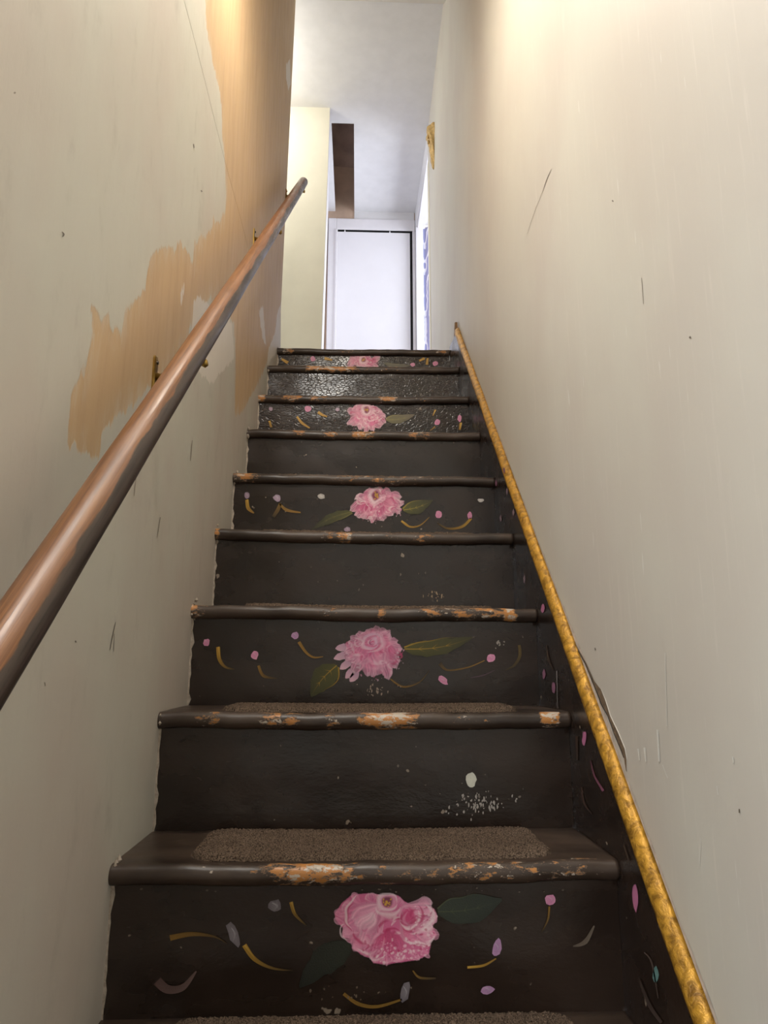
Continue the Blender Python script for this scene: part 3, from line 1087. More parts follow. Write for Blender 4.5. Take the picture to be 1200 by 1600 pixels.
def big_peony():
    """the large full-blown peony of the lowest riser, petal by petal"""
    def Z(x, y):
        return 500+x/2.609, 1360+y/2.609
    r = random.Random(6)
    cv = Canvas(520, 690, 1388, 1515, 0.8, 6)
    mid, hot, pale, wht = srgb(208, 104, 146), srgb(184, 40, 94), srgb(228, 164, 188), srgb(240, 214, 220)
    outl = [(65, 180), (90, 130), (130, 100), (190, 95), (240, 95), (285, 85), (330, 100), (390, 135), (440, 140), (470, 160), (480, 190), (465, 230), (470, 265), (440, 290),
            (445, 330), (400, 365), (340, 385), (280, 390), (220, 380), (200, 350), (150, 345), (125, 315), (130, 280), (95, 275), (100, 240), (70, 210)]
    poly = np.array([Z(*q) for q in outl])
    sd = poly_sdf(np.stack([cv.X.ravel(), cv.Y.ravel()], 1), poly).reshape(cv.X.shape)
    cv.over(np.clip((sd+1.0)/3.0, 0, 1), np.array(mid[:3]))
    # scalloped translucent rim petals
    for i in range(len(outl)):
        x, y = Z(*outl[i]); a = math.atan2(y-1450, x-606)
        cv.petal(x-math.cos(a)*17, y-math.sin(a)*17, a+r.uniform(-.5, .5), r.uniform(14, 22), r.uniform(10, 24), mid, pale, wht if i % 2 else pale, 0.75, 0.25)

    def P(x, y, ang, L, w, c0, c1, rim, al=0.85, bend=0.0):
        X, Y = Z(x, y)
        cv.petal(X, Y, math.radians(ang), L/2.609, w/2.609, c0, c1, rim, al, 0.22, bend, 0.08)
    lp = srgb(222, 146, 176)
    # left mass of petals falling from the heart
    P(250, 150, 165, 170, 110, lp, mid, pale); P(240, 160, 145, 170, 110, mid, lp, pale); P(240, 175, 125, 190, 110, hot, lp, pale)
    P(240, 150, 150, 125, 105, pale, lp, wht, 0.8); P(245, 170, 120, 150, 110, lp, pale, wht, 0.75); P(225, 165, 135, 110, 80, wht, lp, pale, 0.55)
    # right side: cupped petal with a deep inside
    P(330, 150, 25, 150, 130, mid, pale, wht); P(330, 170, 55, 160, 120, hot, lp, wht); P(340, 140, 5, 130, 90, lp, pale, wht)
    X, Y = Z(365, 180); cv.dab(X, Y, 12, srgb(206, 74, 124), 0.85, 1.15)
    for (x, y, rx, ry, a0, a1, w, c) in ((365, 185, 46, 52, -0.5, 2.6, 11, wht), (365, 185, 58, 62, -0.9, 2.2, 8, hot), (385, 190, 74, 66, -1.0, 1.7, 13, wht), (350, 175, 30, 34, 2.0, 5.4, 8, pale),
                                        (390, 250, 70, 50, 0.2, 2.4, 9, wht), (300, 240, 70, 50, 2.8, 5.6, 9, hot), (210, 230, 80, 70, 1.2, 3.0, 8, hot), (160, 190, 50, 70, 2.2, 4.2, 8, hot),
                                        (170, 180, 62, 80, 2.3, 4.4, 6, wht), (250, 330, 80, 36, 3.4, 6.0, 7, hot), (290, 300, 60, 60, 3.2, 5.4, 9, hot), (120, 250, 30, 34, 1.6, 4.4, 7, wht), (190, 300, 50, 34, 0.6, 2.8, 7, wht)):
        X, Y = Z(x, y)
        cv.arc(X, Y, rx/2.609, ry/2.609, a0, a1, w/2.609, c, 0.8)
    for i in range(30):
        x, y = r.uniform(120, 440), r.uniform(150, 350)
        X, Y = Z(x, y); rr = r.uniform(5, 15); a0 = r.uniform(0, 6.28)
        if poly_sdf(np.array([[X, Y]]), poly)[0] > 5:
            cv.arc(X, Y, rr, rr*r.uniform(.6, 1.1), a0, a0+r.uniform(1.4, 3.0), r.uniform(1.4, 4.0), r.choice([hot, hot, mid, wht, pale, lp]), 0.65)
    # centre hollow, then the frilled lower edge
    P(280, 235, 100, 120, 90, hot, srgb(202, 80, 128), mid, 0.75); P(300, 250, 70, 110, 80, hot, mid, pale, 0.7); P(250, 260, 115, 110, 80, srgb(196, 66, 116), lp, wht, 0.7)
    for i in range(190):
        x = r.gauss(330, 75); y = r.gauss(335, 32)
        X, Y = Z(x, y)
        if poly_sdf(np.array([[X, Y]]), poly)[0] > 0:
            cv.dab(X, Y, r.uniform(0.9, 2.6), r.choice([wht, wht, pale, pale, mid, hot]), 0.6, r.uniform(0.6, 1.5))
    for i in range(60):
        X, Y = Z(r.gauss(440, 20), r.gauss(220, 50))
        if poly_sdf(np.array([[X, Y]]), poly)[0] > 0:
            cv.dab(X, Y, r.uniform(0.9, 2.4), r.choice([wht, wht, pale, hot]), 0.6)
    # heart: pale cup around the dark eye with yellow stamens
    X, Y = Z(275, 125)
    cv.dab(X, Y+1, 17, lp, 0.8, 1.1)
    cv.arc(X, Y, 14, 15, 0, 6.27, 5, wht, 0.75); cv.arc(X, Y+2, 19, 21, 0.2, 2.9, 4, wht, 0.7)
    cv.dab(X, Y, 9.5, srgb(120, 48, 76), 0.95, 1.2)
    for q in range(16):
        a, rr = r.uniform(0, 6.28), r.uniform(0, 6.5)
        cv.dab(X+rr*math.cos(a), Y+rr*1.2*math.sin(a), 1.5, srgb(206, 156, 62), 0.95, r.uniform(0.8, 1.8))
    cv.lay(1, 'painted_peony', 'large full-blown pink peony with a yellow heart')


def petals_on(k, lst, seed):
    rnd = random.Random(seed)
    for (x, y, rx, ry, ang, tone) in lst:
        p = Paint(1, yriser(k), -1)
        c = {'p': (srgb(216, 130, 170), srgb(226, 160, 190)), 'l': (srgb(190, 164, 184), srgb(160, 138, 158)),
             'w': (srgb(206, 200, 192), srgb(176, 168, 164)), 'g': (srgb(140, 132, 138), srgb(116, 106, 112)), 'v': (srgb(176, 130, 172), srgb(196, 152, 190))}[tone]
        p.blob(rnd, x, y, rx, ry, c[0], c[1], ang)
        p.stroke([(x-rx*0.4, y-ry*0.5), (x+rx*0.3, y), (x-rx*0.1, y+ry*0.6)], [rx*0.1, rx*0.35, rx*0.1], lerp(c[0], (1, 1, 1, 1), 0.35), c[0])
        p.build('painted_petal', risers[k])


def strokes_on(k, lst):
    for (pts, wd, c0, c1) in lst:
        p = Paint(1, yriser(k), -1)
        p.stroke(pts, wd, c0, c1)
        if c0 in (YEL,):
            p.stroke([(a[0]+0.8, a[1]-0.4) for a in pts[:2]], [wd[0]*0.5, 0.4], srgb(224, 182, 84), YEL)
        p.build('painted_stem', risers[k])


def leaf_on(k, seed, *a, **kw):
    p = Paint(1, yriser(k), -1)
    p.leaf(random.Random(seed), *a, **kw)
    p.build('painted_leaf', risers[k])


def chips_on(k, n, x0, x1, y0, y1, seed, col=srgb(168, 156, 144), tall=1.8, sz=1.6):
    rnd = random.Random(seed)
    p = Paint(1, yriser(k), -1)
    for i in range(n):
        x = rnd.gauss((x0+x1)/2, (x1-x0)/4); y = rnd.gauss((y0+y1)/2, (y1-y0)/4)
        w = sz*rnd.uniform(0.4, 1.2)
        p.blob(rnd, x, y, w, w*rnd.uniform(0.6, tall), col, lerp(col, (0.05, 0.04, 0.03, 1), 0.3), n=6, rag=0.4)
    o = p.build('paint_scuff', risers[k])
    o['kind'] = 'stuff'


DIM = srgb(60, 48, 30)
BRN = srgb(120, 88, 80)
# riser 1
leaf_on(1, 4, 684, 1424, 784, 1405, 46, srgb(58, 66, 54), srgb(46, 52, 44), vein=srgb(90, 96, 66))
leaf_on(1, 5, 548, 1474, 468, 1542, 42, srgb(46, 50, 38), srgb(36, 38, 31))
big_peony()
petals_on(1, [(430, 1415, 11, 10, 0, 'g'), (365, 1459, 8, 20, -0.4, 'g'), (860, 1405, 9, 8, 0, 'p'), (776, 1480, 7, 14, 0.25, 'v'), (762, 1546, 11, 7, -0.1, 'v'),
              (633, 1549, 7, 17, 0.2, 'g')], 31)
strokes_on(1, [([(455, 1409), (461, 1428), (479, 1446)], [6, 5, 1.5], YEL, DIM),
               ([(266, 1465), (300, 1459), (335, 1463), (355, 1474)], [9, 7, 3, 1], OCH, DIM),
               ([(382, 1476), (398, 1498), (425, 1512), (458, 1516)], [8, 7, 4, 1], YEL, DIM),
               ([(246, 1532), (262, 1545), (286, 1542), (307, 1517)], [16, 14, 10, 2], srgb(104, 78, 74), srgb(120, 96, 92)),
               ([(537, 1552), (560, 1568), (590, 1572), (628, 1561)], [5, 6, 5, 3], OCH, OCH),
               ([(645, 1516), (656, 1527), (681, 1528)], [2, 4, 3], OCH, DIM),
               ([(730, 1511), (755, 1508), (775, 1497)], [4, 4, 2], YEL, OCH),
               ([(858, 1416), (856, 1436), (846, 1456)], [3, 3, 1], OCH, DIM),
               ([(895, 1478), (914, 1471), (928, 1446)], [2, 8, 2], srgb(104, 90, 78), srgb(120, 106, 92))])
chips_on(1, 16, 480, 640, 1542, 1566, 3, srgb(130, 112, 96))
chips_on(1, 18, 250, 940, 1386, 1396, 8, srgb(110, 98, 88), 0.7, 2.0)
# riser 2
p = Paint(1, yriser(2), -1)
p.blob(random.Random(2), 736, 1218, 8, 12, srgb(222, 220, 204), srgb(206, 204, 190), n=14, rag=0.12)
p.build('paint_spot', risers[2], 'cream paint spot')
chips_on(2, 70, 705, 795, 1235, 1275, 5, srgb(176, 168, 160), 2.6, 1.5)
chips_on(2, 14, 300, 860, 1160, 1285, 6, srgb(120, 110, 100))
# riser 3
leaf_on(3, 7, 526, 1040, 486, 1088, 38, OLIVE, srgb(62, 60, 32), vein=srgb(176, 138, 40))
leaf_on(3, 8, 632, 1014, 738, 996, 26, OLIVE, srgb(66, 62, 34), vein=srgb(178, 142, 46))
r3 = random.Random(77)
for (x, y, a, l) in ((548, 1010, 3.0, 24), (548, 1020, 2.8, 28), (552, 1030, 2.5, 26), (556, 1042, 2.3, 24), (560, 1050, 2.3, 20)):
    p = Paint(1, yriser(3), -1)
    p.petal(r3, x, y, a, l, 12, LILAC[1], PALE[1])
    p.build('painted_petal', risers[3])
peony(3, 579, 1003, 586, 1021, 47, 42, 22, eye=False, swirl=True, step=0.8)
petals_on(3, [(323, 1004, 5, 6, 0, 'p'), (398, 1024, 6, 7, 0.5, 'p'), (461, 993, 6, 6, 0, 'v'), (767, 1028, 6, 7, 0.4, 'p'), (692, 1063, 9, 5, 0.7, 'p')], 32)
strokes_on(3, [([(341, 1011), (343, 1030), (352, 1042), (368, 1046)], [6, 6, 4, 1], YEL, DIM),
               ([(404, 1040), (412, 1056), (434, 1060)], [4, 5, 1], OCH, DIM),
               ([(467, 1003), (478, 1019), (490, 1027), (505, 1026)], [5, 4, 3, 1], OCH, OCH),
               ([(687, 1036), (699, 1047), (730, 1043), (757, 1032)], [7, 3, 2, 1.5], DIM, OCH),
               ([(610, 1061), (630, 1073), (655, 1066), (671, 1047)], [2, 3, 2, 1], OCH, DIM),
               ([(811, 1008), (812, 1025), (803, 1040), (789, 1048)], [4, 5, 4, 1], srgb(104, 84, 44), DIM),
               ([(735, 1059), (755, 1055), (773, 1047)], [1, 2, 1], srgb(96, 70, 84), srgb(80, 60, 70))])
chips_on(3, 26, 558, 618, 1068, 1088, 9, srgb(170, 150, 134), 2.8, 1.3)
chips_on(3, 8, 770, 800, 995, 1015, 10, srgb(160, 150, 140))
# riser 4
chips_on(4, 16, 665, 695, 922, 938, 12, srgb(176, 150, 120), 3.0, 1.1)
chips_on(4, 10, 360, 780, 860, 930, 13, srgb(110, 100, 92))
# riser 5
leaf_on(5, 9, 550, 800, 488, 827, 15, srgb(92, 90, 48), srgb(58, 56, 36), vein=srgb(120, 114, 62))
leaf_on(5, 10, 630, 797, 676, 782, 20, srgb(96, 96, 52), srgb(66, 62, 40), vein=srgb(168, 150, 64))
peony(5, 587, 774, 589, 791, 43, 26, 23, step=0.6)
petals_on(5, [(386, 774, 4, 5, 0, 'l'), (433, 778, 6, 6, 0.4, 'l'), (502, 776, 6, 4.5, 0, 'w'), (685, 804, 5, 6, 0, 'p'), (734, 806, 3.5, 6, 0, 'p'), (751, 782, 5, 3, 0, 'w'), (543, 827, 5, 4, 0, 'l')], 33)
strokes_on(5, [([(386, 781), (388, 794), (397, 802)], [5, 6, 2], YEL, OCH), ([(438, 787), (434, 797), (427, 808)], [4, 6, 5], OCH, DIM),
               ([(437, 787), (448, 797), (470, 801)], [3, 5, 2], OCH, OCH), ([(627, 814), (640, 823), (656, 821), (671, 808)], [3, 3, 2, 1], YEL, OCH),
               ([(683, 817), (700, 826), (722, 823), (736, 810)], [2, 3, 4, 4], DIM, YEL)])
# riser 7
leaf_on(7, 11, 603, 656, 648, 648, 13, srgb(120, 114, 72), srgb(110, 100, 84), vein=srgb(150, 138, 80))
peony(7, 574, 641, 572, 654, 32, 21, 24, step=0.5)
petals_on(7, [(423, 639, 3, 3, 0, 'l'), (481, 639, 5, 5, 0, 'p'), (527, 640, 3.5, 3, 0, 'l'), (683, 660, 4, 5, 0.4, 'p'), (718, 654, 3, 5, 0, 'p')], 34)
strokes_on(7, [([(464, 651), (472, 661), (484, 669)], [3, 4, 2], YEL, YEL), ([(497, 644), (503, 648), (511, 651)], [5, 4, 2], YEL, YEL), ([(421, 658), (424, 668)], [3, 4], YEL, OCH),
               ([(680, 641), (676, 650)], [3, 1], YEL, OCH), ([(720, 661), (718, 672)], [4, 3], YEL, OCH), ([(680, 667), (672, 673)], [3, 1], OCH, OCH)])
# riser 9
leaf_on(9, 12, 600, 568, 642, 571, 8, srgb(110, 104, 80), srgb(100, 94, 78))
peony(9, 568, 562, 567, 566, 30, 10, 25, step=0.4)
petals_on(9, [(489, 561, 4, 4, 0, 'p'), (645, 570, 4, 3, 0, 'p'), (680, 568, 4, 4, 0, 'p')], 35)
strokes_on(9, [([(440, 561), (450, 567)], [3, 5], YEL, YEL), ([(507, 560), (512, 561), (519, 563)], [5, 4, 2], YEL, YEL), ([(655, 564), (663, 560)], [3, 4], YEL, YEL), ([(668, 560), (667, 570)], [3, 4], YEL, YEL)])


# small marks on the skirt board
def skirt_mark(name, draw):
    p = Paint(0, 0.780, -1)
    p.sign = -1
    draw(p)
    p.build(name, skirt)


rs = random.Random(8)
for (x, y, w, h, a, c) in ((994, 1401, 5, 22, -0.08, 'p'), (914, 1154, 3.2, 12, 0.05, 'p'), (851, 1053, 2.6, 8, 0, 'v'), (866, 1074, 3, 9, 0, 'v'), (849, 951, 3, 7, 0, 'p'), (788, 735, 1.6, 5, 0, 'v'),
                          (793, 768, 1.6, 5, 0, 'l'), (783, 810, 1.8, 5, 0, 'l'), (803, 800, 1.6, 5, 0, 'l'), (776, 755, 1.4, 5, 0, 'v'), (820, 905, 1.6, 6, 0, 'l')):
    cc = {'p': srgb(204, 124, 164), 'v': srgb(160, 108, 134), 'l': srgb(150, 126, 136)}[c]
    skirt_mark('painted_petal', lambda p: p.blob(rs, x, y, w, h, cc, lerp(cc, (0.1, 0.05, 0.07, 1), 0.25), a))
for pts, wd, c0, c1 in (([(924, 1188), (930, 1212), (944, 1236)], [1, 2.5, 4], srgb(110, 66, 80), srgb(150, 90, 112)),
                        ([(910, 1230), (914, 1255), (926, 1272)], [2, 3, 1], srgb(86, 62, 54), srgb(70, 52, 46)),
                        ([(902, 1150), (903, 1188)], [4, 3], srgb(74, 54, 42), srgb(60, 44, 36)),
                        ([(871, 1048), (872, 1106)], [1.2, 1.2], srgb(170, 160, 158), srgb(120, 110, 108)),
                        ([(855, 1008), (858, 1030), (866, 1048)], [1, 3, 1.5], srgb(84, 66, 52), srgb(70, 54, 46)),
                        ([(976, 1320), (984, 1345)], [2, 3], srgb(84, 66, 52), srgb(70, 54, 46)),
                        ([(1008, 1488), (1020, 1505), (1030, 1560)], [1.5, 2.5, 1.5], srgb(100, 84, 76), srgb(80, 66, 60)),
                        ([(1000, 1530), (1016, 1570), (1035, 1598)], [3, 6, 5], srgb(66, 54, 48), srgb(76, 62, 56))):
    skirt_mark('scuff_mark', lambda p: p.stroke(pts, wd, c0, c1))
skirt_mark('paint_spot', lambda p: p.blob(rs, 1026, 1523, 5, 13, srgb(112, 150, 146), srgb(96, 130, 128), n=9))

# ------------------------------------------------------------------ broken plaster and loose edges
crk = on_r = [(0.797, 0, 0)]
def R_(px, py, dx=0.0):
    p = at(0, 0.797, px, py); return (0.797-dx, p[1], p[2])
m = MB()
left = [(899, 1007), (916, 1037), (927, 1064), (937.6, 1090), (940.6, 1099), (952, 1120), (961, 1146), (970.6, 1169), (976, 1184), (979, 1204)]
right = [(901, 1007), (918, 1038), (929.5, 1064), (939.5, 1077), (947, 1096), (954.5, 1120), (966, 1144), (977, 1170.5), (980, 1187), (980, 1206)]
vs = [R_(a, b, 0.0012) for a, b in left]+[R_(a, b, 0.0012) for a, b in right]
n = len(left)
m.add(vs, [(i, i+1, n+i+1, n+i) for i in range(n-1)])
o = m.build('plaster_crack', M['lath'], wall_right)
o['label'] = 'brown gap of broken plaster above the gold trim'
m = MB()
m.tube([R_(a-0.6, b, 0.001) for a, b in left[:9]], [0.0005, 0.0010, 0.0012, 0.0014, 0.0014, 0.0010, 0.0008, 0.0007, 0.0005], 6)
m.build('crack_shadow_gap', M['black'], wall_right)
m = MB()
m.tube([R_(a+0.5, b-1, 0.001) for a, b in right[3:]], [0.0003, 0.0007, 0.0007, 0.0008, 0.0007, 0.0006, 0.0003], 6)
m.build('plaster_lip', M['wr'], wall_right)
# narrow ragged strip of pale filler between the gold trim and the wall
m = MB()
rf = random.Random(4)
n = 120
for i in range(n+1):
    y = -0.5+2.05*i/n
    a = HS+0.028; b = a+0.006+0.007*rf.random()+0.012*max(0, math.exp(-((y-0.15)/0.12)**2))
    m.v += [(0.7962, y, zline(y, a)), (0.7962, y, zline(y, b))]
    if i:
        q = 2*i
        m.f.append((q-2, q-1, q+1, q))
m.build('filler_strip', mat_plain('pale filler', srgb(206, 192, 180), 0.8, 90, 0.15, 0.003), wall_right)
# end block of the skirt board on the landing
m = MB()
m.hexa([(0.784, 1.69, 1.690), (0.798, 1.69, 1.690), (0.798, 1.725, 1.700), (0.784, 1.725, 1.700),
        (0.789, 1.700, 1.765), (0.798, 1.700, 1.765), (0.798, 1.725, 1.775), (0.789, 1.725, 1.775)])
m.build('skirt_end_block', M['bare'], stairs)

# plaster lumps and ragged caulk where the treads meet the left wall
rl = random.Random(19)
for k in range(1, 10):
    m = MB()
    y0, zt = YN[k], ztop(k, 0)
    for q in range(7):
        cy, cz = y0+rl.uniform(-0.003, 0.03), zt+rl.uniform(-0.034, 0.010)
        cx, rr = rl.uniform(0.001, 0.008), rl.uniform(0.003, 0.008)
        vs = []
        for (a, b, c) in ((1, 0, 0), (-1, 0, 0), (0, 1, 0), (0, -1, 0), (0, 0, 1), (0, 0, -1)):
            s_ = rr*rl.uniform(0.6, 1.2)
            vs.append((cx+a*s_*0.7, cy+b*s_, cz+c*s_*1.3))
        m.add(vs, [(0, 2, 4), (2, 1, 4), (1, 3, 4), (3, 0, 4), (2, 0, 5), (1, 2, 5), (3, 1, 5), (0, 3, 5)])
    m.build('plaster_lump', M['lump'], wall_left)
    # caulk strip beside the riser
    m = MB()
    zb, ze = ztop(k-1, 0), ztop(k, 0)-TH
    yy = yriser(k)-0.0012
    n = 14
    for i in range(n+1):
        z = zb+(ze-zb)*i/n
        w = 0.003+0.006*rl.random()**2
        m.v += [(-0.001+xleft(yy, z), yy, z), (w+xleft(yy, z), yy, z)]
        if i:
            q = 2*i
            m.f.append((q-2, q-1, q+1, q))
    m.build('caulk_strip', M['lump'], wall_left)

# ------------------------------------------------------------------ stair mats
def make_mat(k, fine, label):
    z0 = ztop(k, 0.39)-0.0015
    yf, yb2 = YN[k]+0.030, yriser(k+1)-0.010
    x0, x1 = 0.108, 0.690
    nx_, ny_ = (250, 64) if fine else (110, 24)
    rc = 0.035
    rn = np.random.RandomState(50+k)
    m = MB()
    hgt = 0.009
    for i in range(nx_+1):
        for j in range(ny_+1):
            u, v = i/nx_, j/ny_
            x = x0+(x1-x0)*u; y = yf+(yb2-yf)*v
            # rounded corners
            cx = min(max(x, x0+rc), x1-rc); cy = min(max(y, yf+rc), yb2-rc)
            dx, dy = x-cx, y-cy
            d = math.hypot(dx, dy)
            sq = max(abs(dx), abs(dy))
            if d > 1e-6 and sq > 0 and dx and dy:
                f = sq/d
                dx, dy = dx*f, dy*f
            x, y = cx+dx, cy+dy
            edge = rc-math.hypot(dx, dy) if (abs(dx) > 0 or abs(dy) > 0) else rc
            h = hgt*min(1.0, 0.15+edge/0.006) if edge < 0.006 else hgt
            h += rn.uniform(-0.0016, 0.0016)
            zz = (z0 if k == 0 else ztop(k, x)-0.0015-{1: .0035, 2: .003, 3: .004, 4: .004}.get(k, .0025)*math.exp(-((x-0.40)/0.24)**2))
            m.v.append((x+rn.uniform(-0.0006, 0.0006), y+rn.uniform(-0.0006, 0.0006), zz+h))
    q = ny_+1
    for i in range(nx_):
        for j in range(ny_):
            m.f.append((i*q+j, (i+1)*q+j, (i+1)*q+j+1, i*q+j+1))
    # skirt down to the tread
    ring = [i*q for i in range(nx_+1)]+[nx_*q+j for j in range(1, q)]+[i*q+ny_ for i in range(nx_-1, -1, -1)]+[j for j in range(ny_-1, 0, -1)]
    b = len(m.v)
    for i in ring:
        p = m.v[i]; m.v.append((p[0], p[1], ztop(k, p[0])-0.0008-{1: .0035, 2: .003, 3: .004, 4: .004}.get(k, .0025)*math.exp(-((p[0]-0.40)/0.24)**2)))
    nr = len(ring)
    for i in range(nr):
        m.f.append((ring[i], b+i, b+(i+1) % nr, ring[(i+1) % nr]))
    m.f.append(tuple(b+i for i in range(nr))[::-1])
    o = m.build('stair_mat', M['carpet'], smooth=False)
    tag(o, label, 'mat', 'brown carpet mats on the stair treads')
    return o


for k, fine, lab in ((0, True, 'brown carpet tread mat cut off by the bottom edge of the photo'),
                     (1, True, 'brown carpet tread mat seen from above on the lowest full tread'),
                     (2, True, 'brown carpet tread mat below the round peony with two olive leaves'),
                     (3, False, 'brown carpet tread mat edge just above the peony with olive leaves'),
                     (4, False, 'thin mat edge on the tread right below the mid-stair dark-eyed peony'),
                     (5, False, 'thin mat edge on the tread just above the mid-stair dark-eyed peony')):
    make_mat(k, fine, lab)

# ------------------------------------------------------------------ handrail
rail = empty('handrail', (0.085, -0.9, 0.0))
tag(rail, 'round worn brown wooden handrail on brass brackets along the left wall', 'handrail')
A, B = np.array([0.085, -0.7, 0.2061]), np.array([0.0885, 2.0, 2.6697])


def rail_pt(y):
    t = (y+0.7)/2.7
    return A+(B-A)*t


m = MB()
R0 = 0.0225
ys_ = list(np.linspace(-0.80, 1.955, 90))
d = (B-A)/np.linalg.norm(B-A)
cen = [rail_pt(y) for y in ys_]
rad = [R0*(1+0.010*math.sin(y*9)+0.006*math.sin(y*31)) for y in ys_]
for e in (0.35, 0.6, 0.8, 0.93, 1.0):
    cen.append(rail_pt(1.955)+d*R0*0.55*e); rad.append(R0*math.sqrt(max(1-e*e, 0.01)))
nr = 28
m.tube([tuple(c) for c in cen], rad, nr)
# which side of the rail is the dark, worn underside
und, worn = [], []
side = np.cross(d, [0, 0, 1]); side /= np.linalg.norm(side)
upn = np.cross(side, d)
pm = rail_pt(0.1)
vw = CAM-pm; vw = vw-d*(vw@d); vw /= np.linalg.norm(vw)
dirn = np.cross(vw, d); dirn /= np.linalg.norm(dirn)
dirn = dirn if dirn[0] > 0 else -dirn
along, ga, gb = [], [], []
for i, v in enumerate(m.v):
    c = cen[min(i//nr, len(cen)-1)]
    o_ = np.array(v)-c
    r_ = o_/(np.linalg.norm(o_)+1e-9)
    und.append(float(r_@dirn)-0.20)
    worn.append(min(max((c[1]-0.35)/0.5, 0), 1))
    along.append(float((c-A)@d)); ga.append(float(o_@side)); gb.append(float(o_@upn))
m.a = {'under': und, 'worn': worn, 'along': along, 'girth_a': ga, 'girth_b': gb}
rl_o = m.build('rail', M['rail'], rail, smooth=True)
# local frame for the wood grain: along the rail
for yb3 in (0.0446, 1.0775, 1.947):
    b0 = empty('bracket', (0, yb3, 0)); b0.parent = rail; b0.matrix_parent_inverse = Matrix.Translation(-rail.location)
    c = rail_pt(yb3)
    xw = xleft(yb3, c[2]-0.075)
    pz = c[2]-0.075
    # wall plate: long rounded plate with two screws
    m = MB()
    ring_ = []
    for q in range(20):
        a = 2*math.pi*q/20
        yy = 0.010*math.cos(a); zz = 0.010*math.sin(a)+(0.026 if math.sin(a) > 0 else -0.026)
        ring_.append((yy, zz))
    n = 20
    for xx, s_ in ((xw+0.0002, 1), (xw+0.003, 1), (xw+0.005, 0.75)):
        m.v += [(xx, yb3+a*s_, pz+b*(1 if s_ == 1 else 0.9)) for a, b in ring_]
    for l in range(2):
        for q in range(n):
            m.f.append((l*n+q, l*n+(q+1) % n, (l+1)*n+(q+1) % n, (l+1)*n+q))
    m.f += [tuple(range(n))[::-1], tuple(range(2*n, 3*n))]
    m.build('wall_plate', M['brass'], b0).matrix_parent_inverse = Matrix.Translation((0, -yb3, 0))
    for dz in (0.022, -0.022):
        m = MB(); m.tube([(xw+0.004, yb3, pz+dz), (xw+0.0075, yb3, pz+dz)], [0.0042, 0.003], 10)
        m.build('screw', M['steel'], b0).matrix_parent_inverse = Matrix.Translation((0, -yb3, 0))
    # curved arm up to a saddle under the rail
    m = MB()
    under = c[2]-0.0225/math.cos(math.atan(0.912))-0.006
    m.tube([(xw+0.004, yb3, pz-0.004), (xw+0.03, yb3, pz-0.010), (c[0]-0.022, yb3, pz-0.006), (c[0]-0.006, yb3, under-0.012), (c[0], yb3, under+0.004)],
           [0.007, 0.0055, 0.0052, 0.0055, 0.0065], 12)
    m.build('arm', M['brass'], b0, smooth=True).matrix_parent_inverse = Matrix.Translation((0, -yb3, 0))
    m = MB()
    m.tube([(c[0]+0.000, yb3-0.004, under-0.017), (c[0]+0.006, yb3-0.004, under-0.0175), (c[0]+0.011, yb3-0.004, under-0.017)], [0.006, 0.0085, 0.005], 14)
    m.build('saddle_cap', M['brass'], b0, smooth=True).matrix_parent_inverse = Matrix.Translation((0, -yb3, 0))

# ------------------------------------------------------------------ carved gilt ornament by the doorway
orn = empty('wall_ornament', (0.80, 2.655, 3.262))
tag(orn, 'carved gilt corbel ornament on the right wall beside the upstairs doorway', 'ornament')
m = MB()
nz_, na = 26, 14
zt_, zb_ = 3.555, 3.262
for i in range(nz_+1):
    t = i/nz_
    z = zt_+(zb_-zt_)*t
    wdt = float(np.interp(t, [0, 0.06, 0.2, 0.35, 0.6, 0.85, 1], [0.03, 0.060, 0.066, 0.050, 0.040, 0.026, 0.008]))
    dep = float(np.interp(t, [0, 0.06, 0.2, 0.35, 0.6, 0.85, 1], [0.020, 0.040, 0.044, 0.032, 0.026, 0.018, 0.008]))
    for j in range(na+1):
        a = math.pi*j/na
        k_ = 1+0.10*math.sin(a*6+t*10)+0.08*math.sin(t*34)
        m.v.append((xright(2.655)-0.001-dep*k_*math.sin(a), 2.655-wdt*math.cos(a)*k_, z))
for i in range(nz_):
    for j in range(na):
        q = na+1
        m.f.append((i*q+j, i*q+j+1, (i+1)*q+j+1, (i+1)*q+j))
m.f += [tuple(range(na+1)), tuple(range(nz_*(na+1), (nz_+1)*(na+1)))[::-1]]
m.build('carved_body', M['carved'], orn, smooth=True)
for (dz, rr) in ((0.255, 0.018), (0.215, 0.016), (0.175, 0.013)):
    m = MB()
    pts = []
    for q in range(15):
        a = q*0.62; r_ = rr*(1-q/17)
        pts.append((xright(2.655)-0.040+0.012*(0.27-dz)*4, 2.655+r_*math.cos(a)-0.01, zb_+dz+r_*math.sin(a)))
    m.tube(pts, [0.0045]*15, 8)
    m.build('scroll', M['carved'], orn, smooth=True)

# ------------------------------------------------------------------ lamp bases above the frame
for nm, (lx, ly, lz), lab in (('ceiling_lamp', (0.31, 0.34, 2.385), 'white porcelain bulb holder on the low ceiling above the stairs'),
                              ('ceiling_lamp', (0.14, -0.50, 2.36), 'white porcelain bulb holder on the hall ceiling behind the viewer'),
                              ('ceiling_lamp', (-0.42, 2.40, 3.841), 'white porcelain bulb holder on the upstairs passage ceiling')):
    m = MB()
    m.tube([(lx, ly, lz), (lx, ly, lz-0.012), (lx, ly, lz-0.025), (lx, ly, lz-0.040)], [0.055, 0.052, 0.030, 0.022], 20)
    tag(m.build(nm, M['porcelain'], smooth=True), lab, 'lamp')

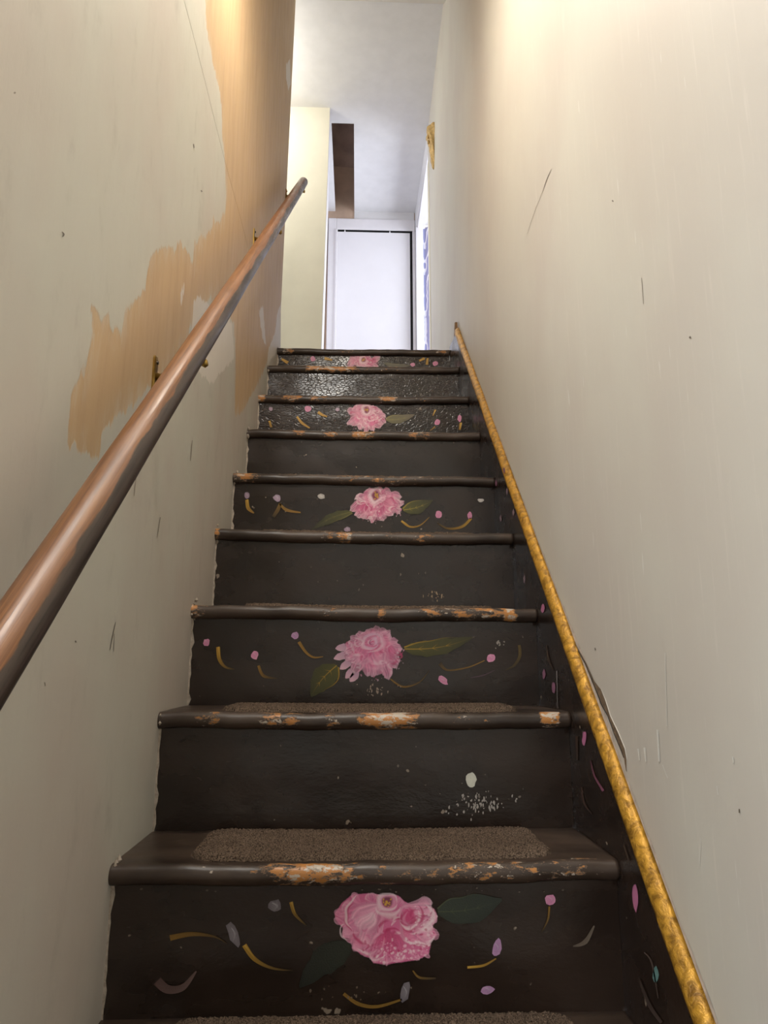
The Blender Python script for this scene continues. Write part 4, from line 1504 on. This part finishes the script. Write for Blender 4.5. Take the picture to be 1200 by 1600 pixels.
# ------------------------------------------------------------------ scratches and nail marks in the wall paint
def wall_mark(ax, v, sign, parent, pts, wd, c):
    p = Paint(ax, v, sign)
    p.P = lambda px, py: at(ax, v, px, py)+np.array([sign*0.0007 if ax == 0 else 0, 0, 0])
    p.stroke(pts, wd, c, c)
    p.build('scratch_mark', parent, tone=1.0)


GREY, LT = srgb(110, 100, 88), srgb(226, 224, 216)
for pts, wd, c in (([(862, 264), (855, 280), (848, 300)], [0.4, 1.0, 0.4], GREY), ([(848, 300), (836, 330), (824, 366)], [0.4, 0.4, 0.3], srgb(150, 138, 122)), ([(1003, 434), (1006, 475)], [0.7, 0.7], srgb(140, 128, 114)),
                   ([(998, 1170), (1000, 1188)], [3, 1.5], LT), ([(1008, 1168), (1010, 1190)], [4, 2], LT), ([(1028, 1140), (1031, 1190)], [3, 3], LT), ([(1040, 1020), (1043, 1135)], [1, 1], LT),
                   ([(1146, 1182), (1147, 1192)], [2, 2], LT), ([(1096, 1310), (1094, 1350)], [1, 1], LT), ([(1036, 1195), (1044, 1216)], [1, 1], LT), ([(1121, 1228), (1123, 1242)], [1.2, 1.2], LT),
                   ([(1156, 1264), (1156, 1270)], [2, 2], GREY), ([(1078, 526), (1080, 528)], [3, 3], GREY), ([(930, 1012), (931, 1016)], [1, 2], GREY), ([(957, 313), (959, 315)], [2, 2], GREY)):
    wall_mark(0, 0.797, -1, wall_right, pts, wd, c)
for pts, wd, c in (([(180, 972), (175, 995), (171, 1016)], [0.6, 1.3, 0.6], GREY), ([(178, 990), (177, 1018)], [0.6, 0.6], GREY), ([(250, 808), (245, 840)], [1, 0.6], srgb(130, 120, 104)),
                   ([(117, 1001), (118, 1004)], [2, 2], GREY), ([(96, 362), (99, 366), (97, 370)], [1, 2.4, 1], GREY), ([(314, 297), (315, 300)], [2, 2], GREY), ([(69, 1066), (70, 1072)], [1, 1], GREY),
                   ([(300, 688), (297, 720)], [0.8, 0.8], srgb(140, 128, 112)), ([(212, 745), (209, 775)], [0.7, 0.7], srgb(140, 128, 112)), ([(302, 225), (303, 231)], [1.4, 1.4], GREY), ([(21, 144), (23, 146)], [3, 3], srgb(140, 128, 112))):
    wall_mark(0, 0.0, 1, wall_left, pts, wd, c)
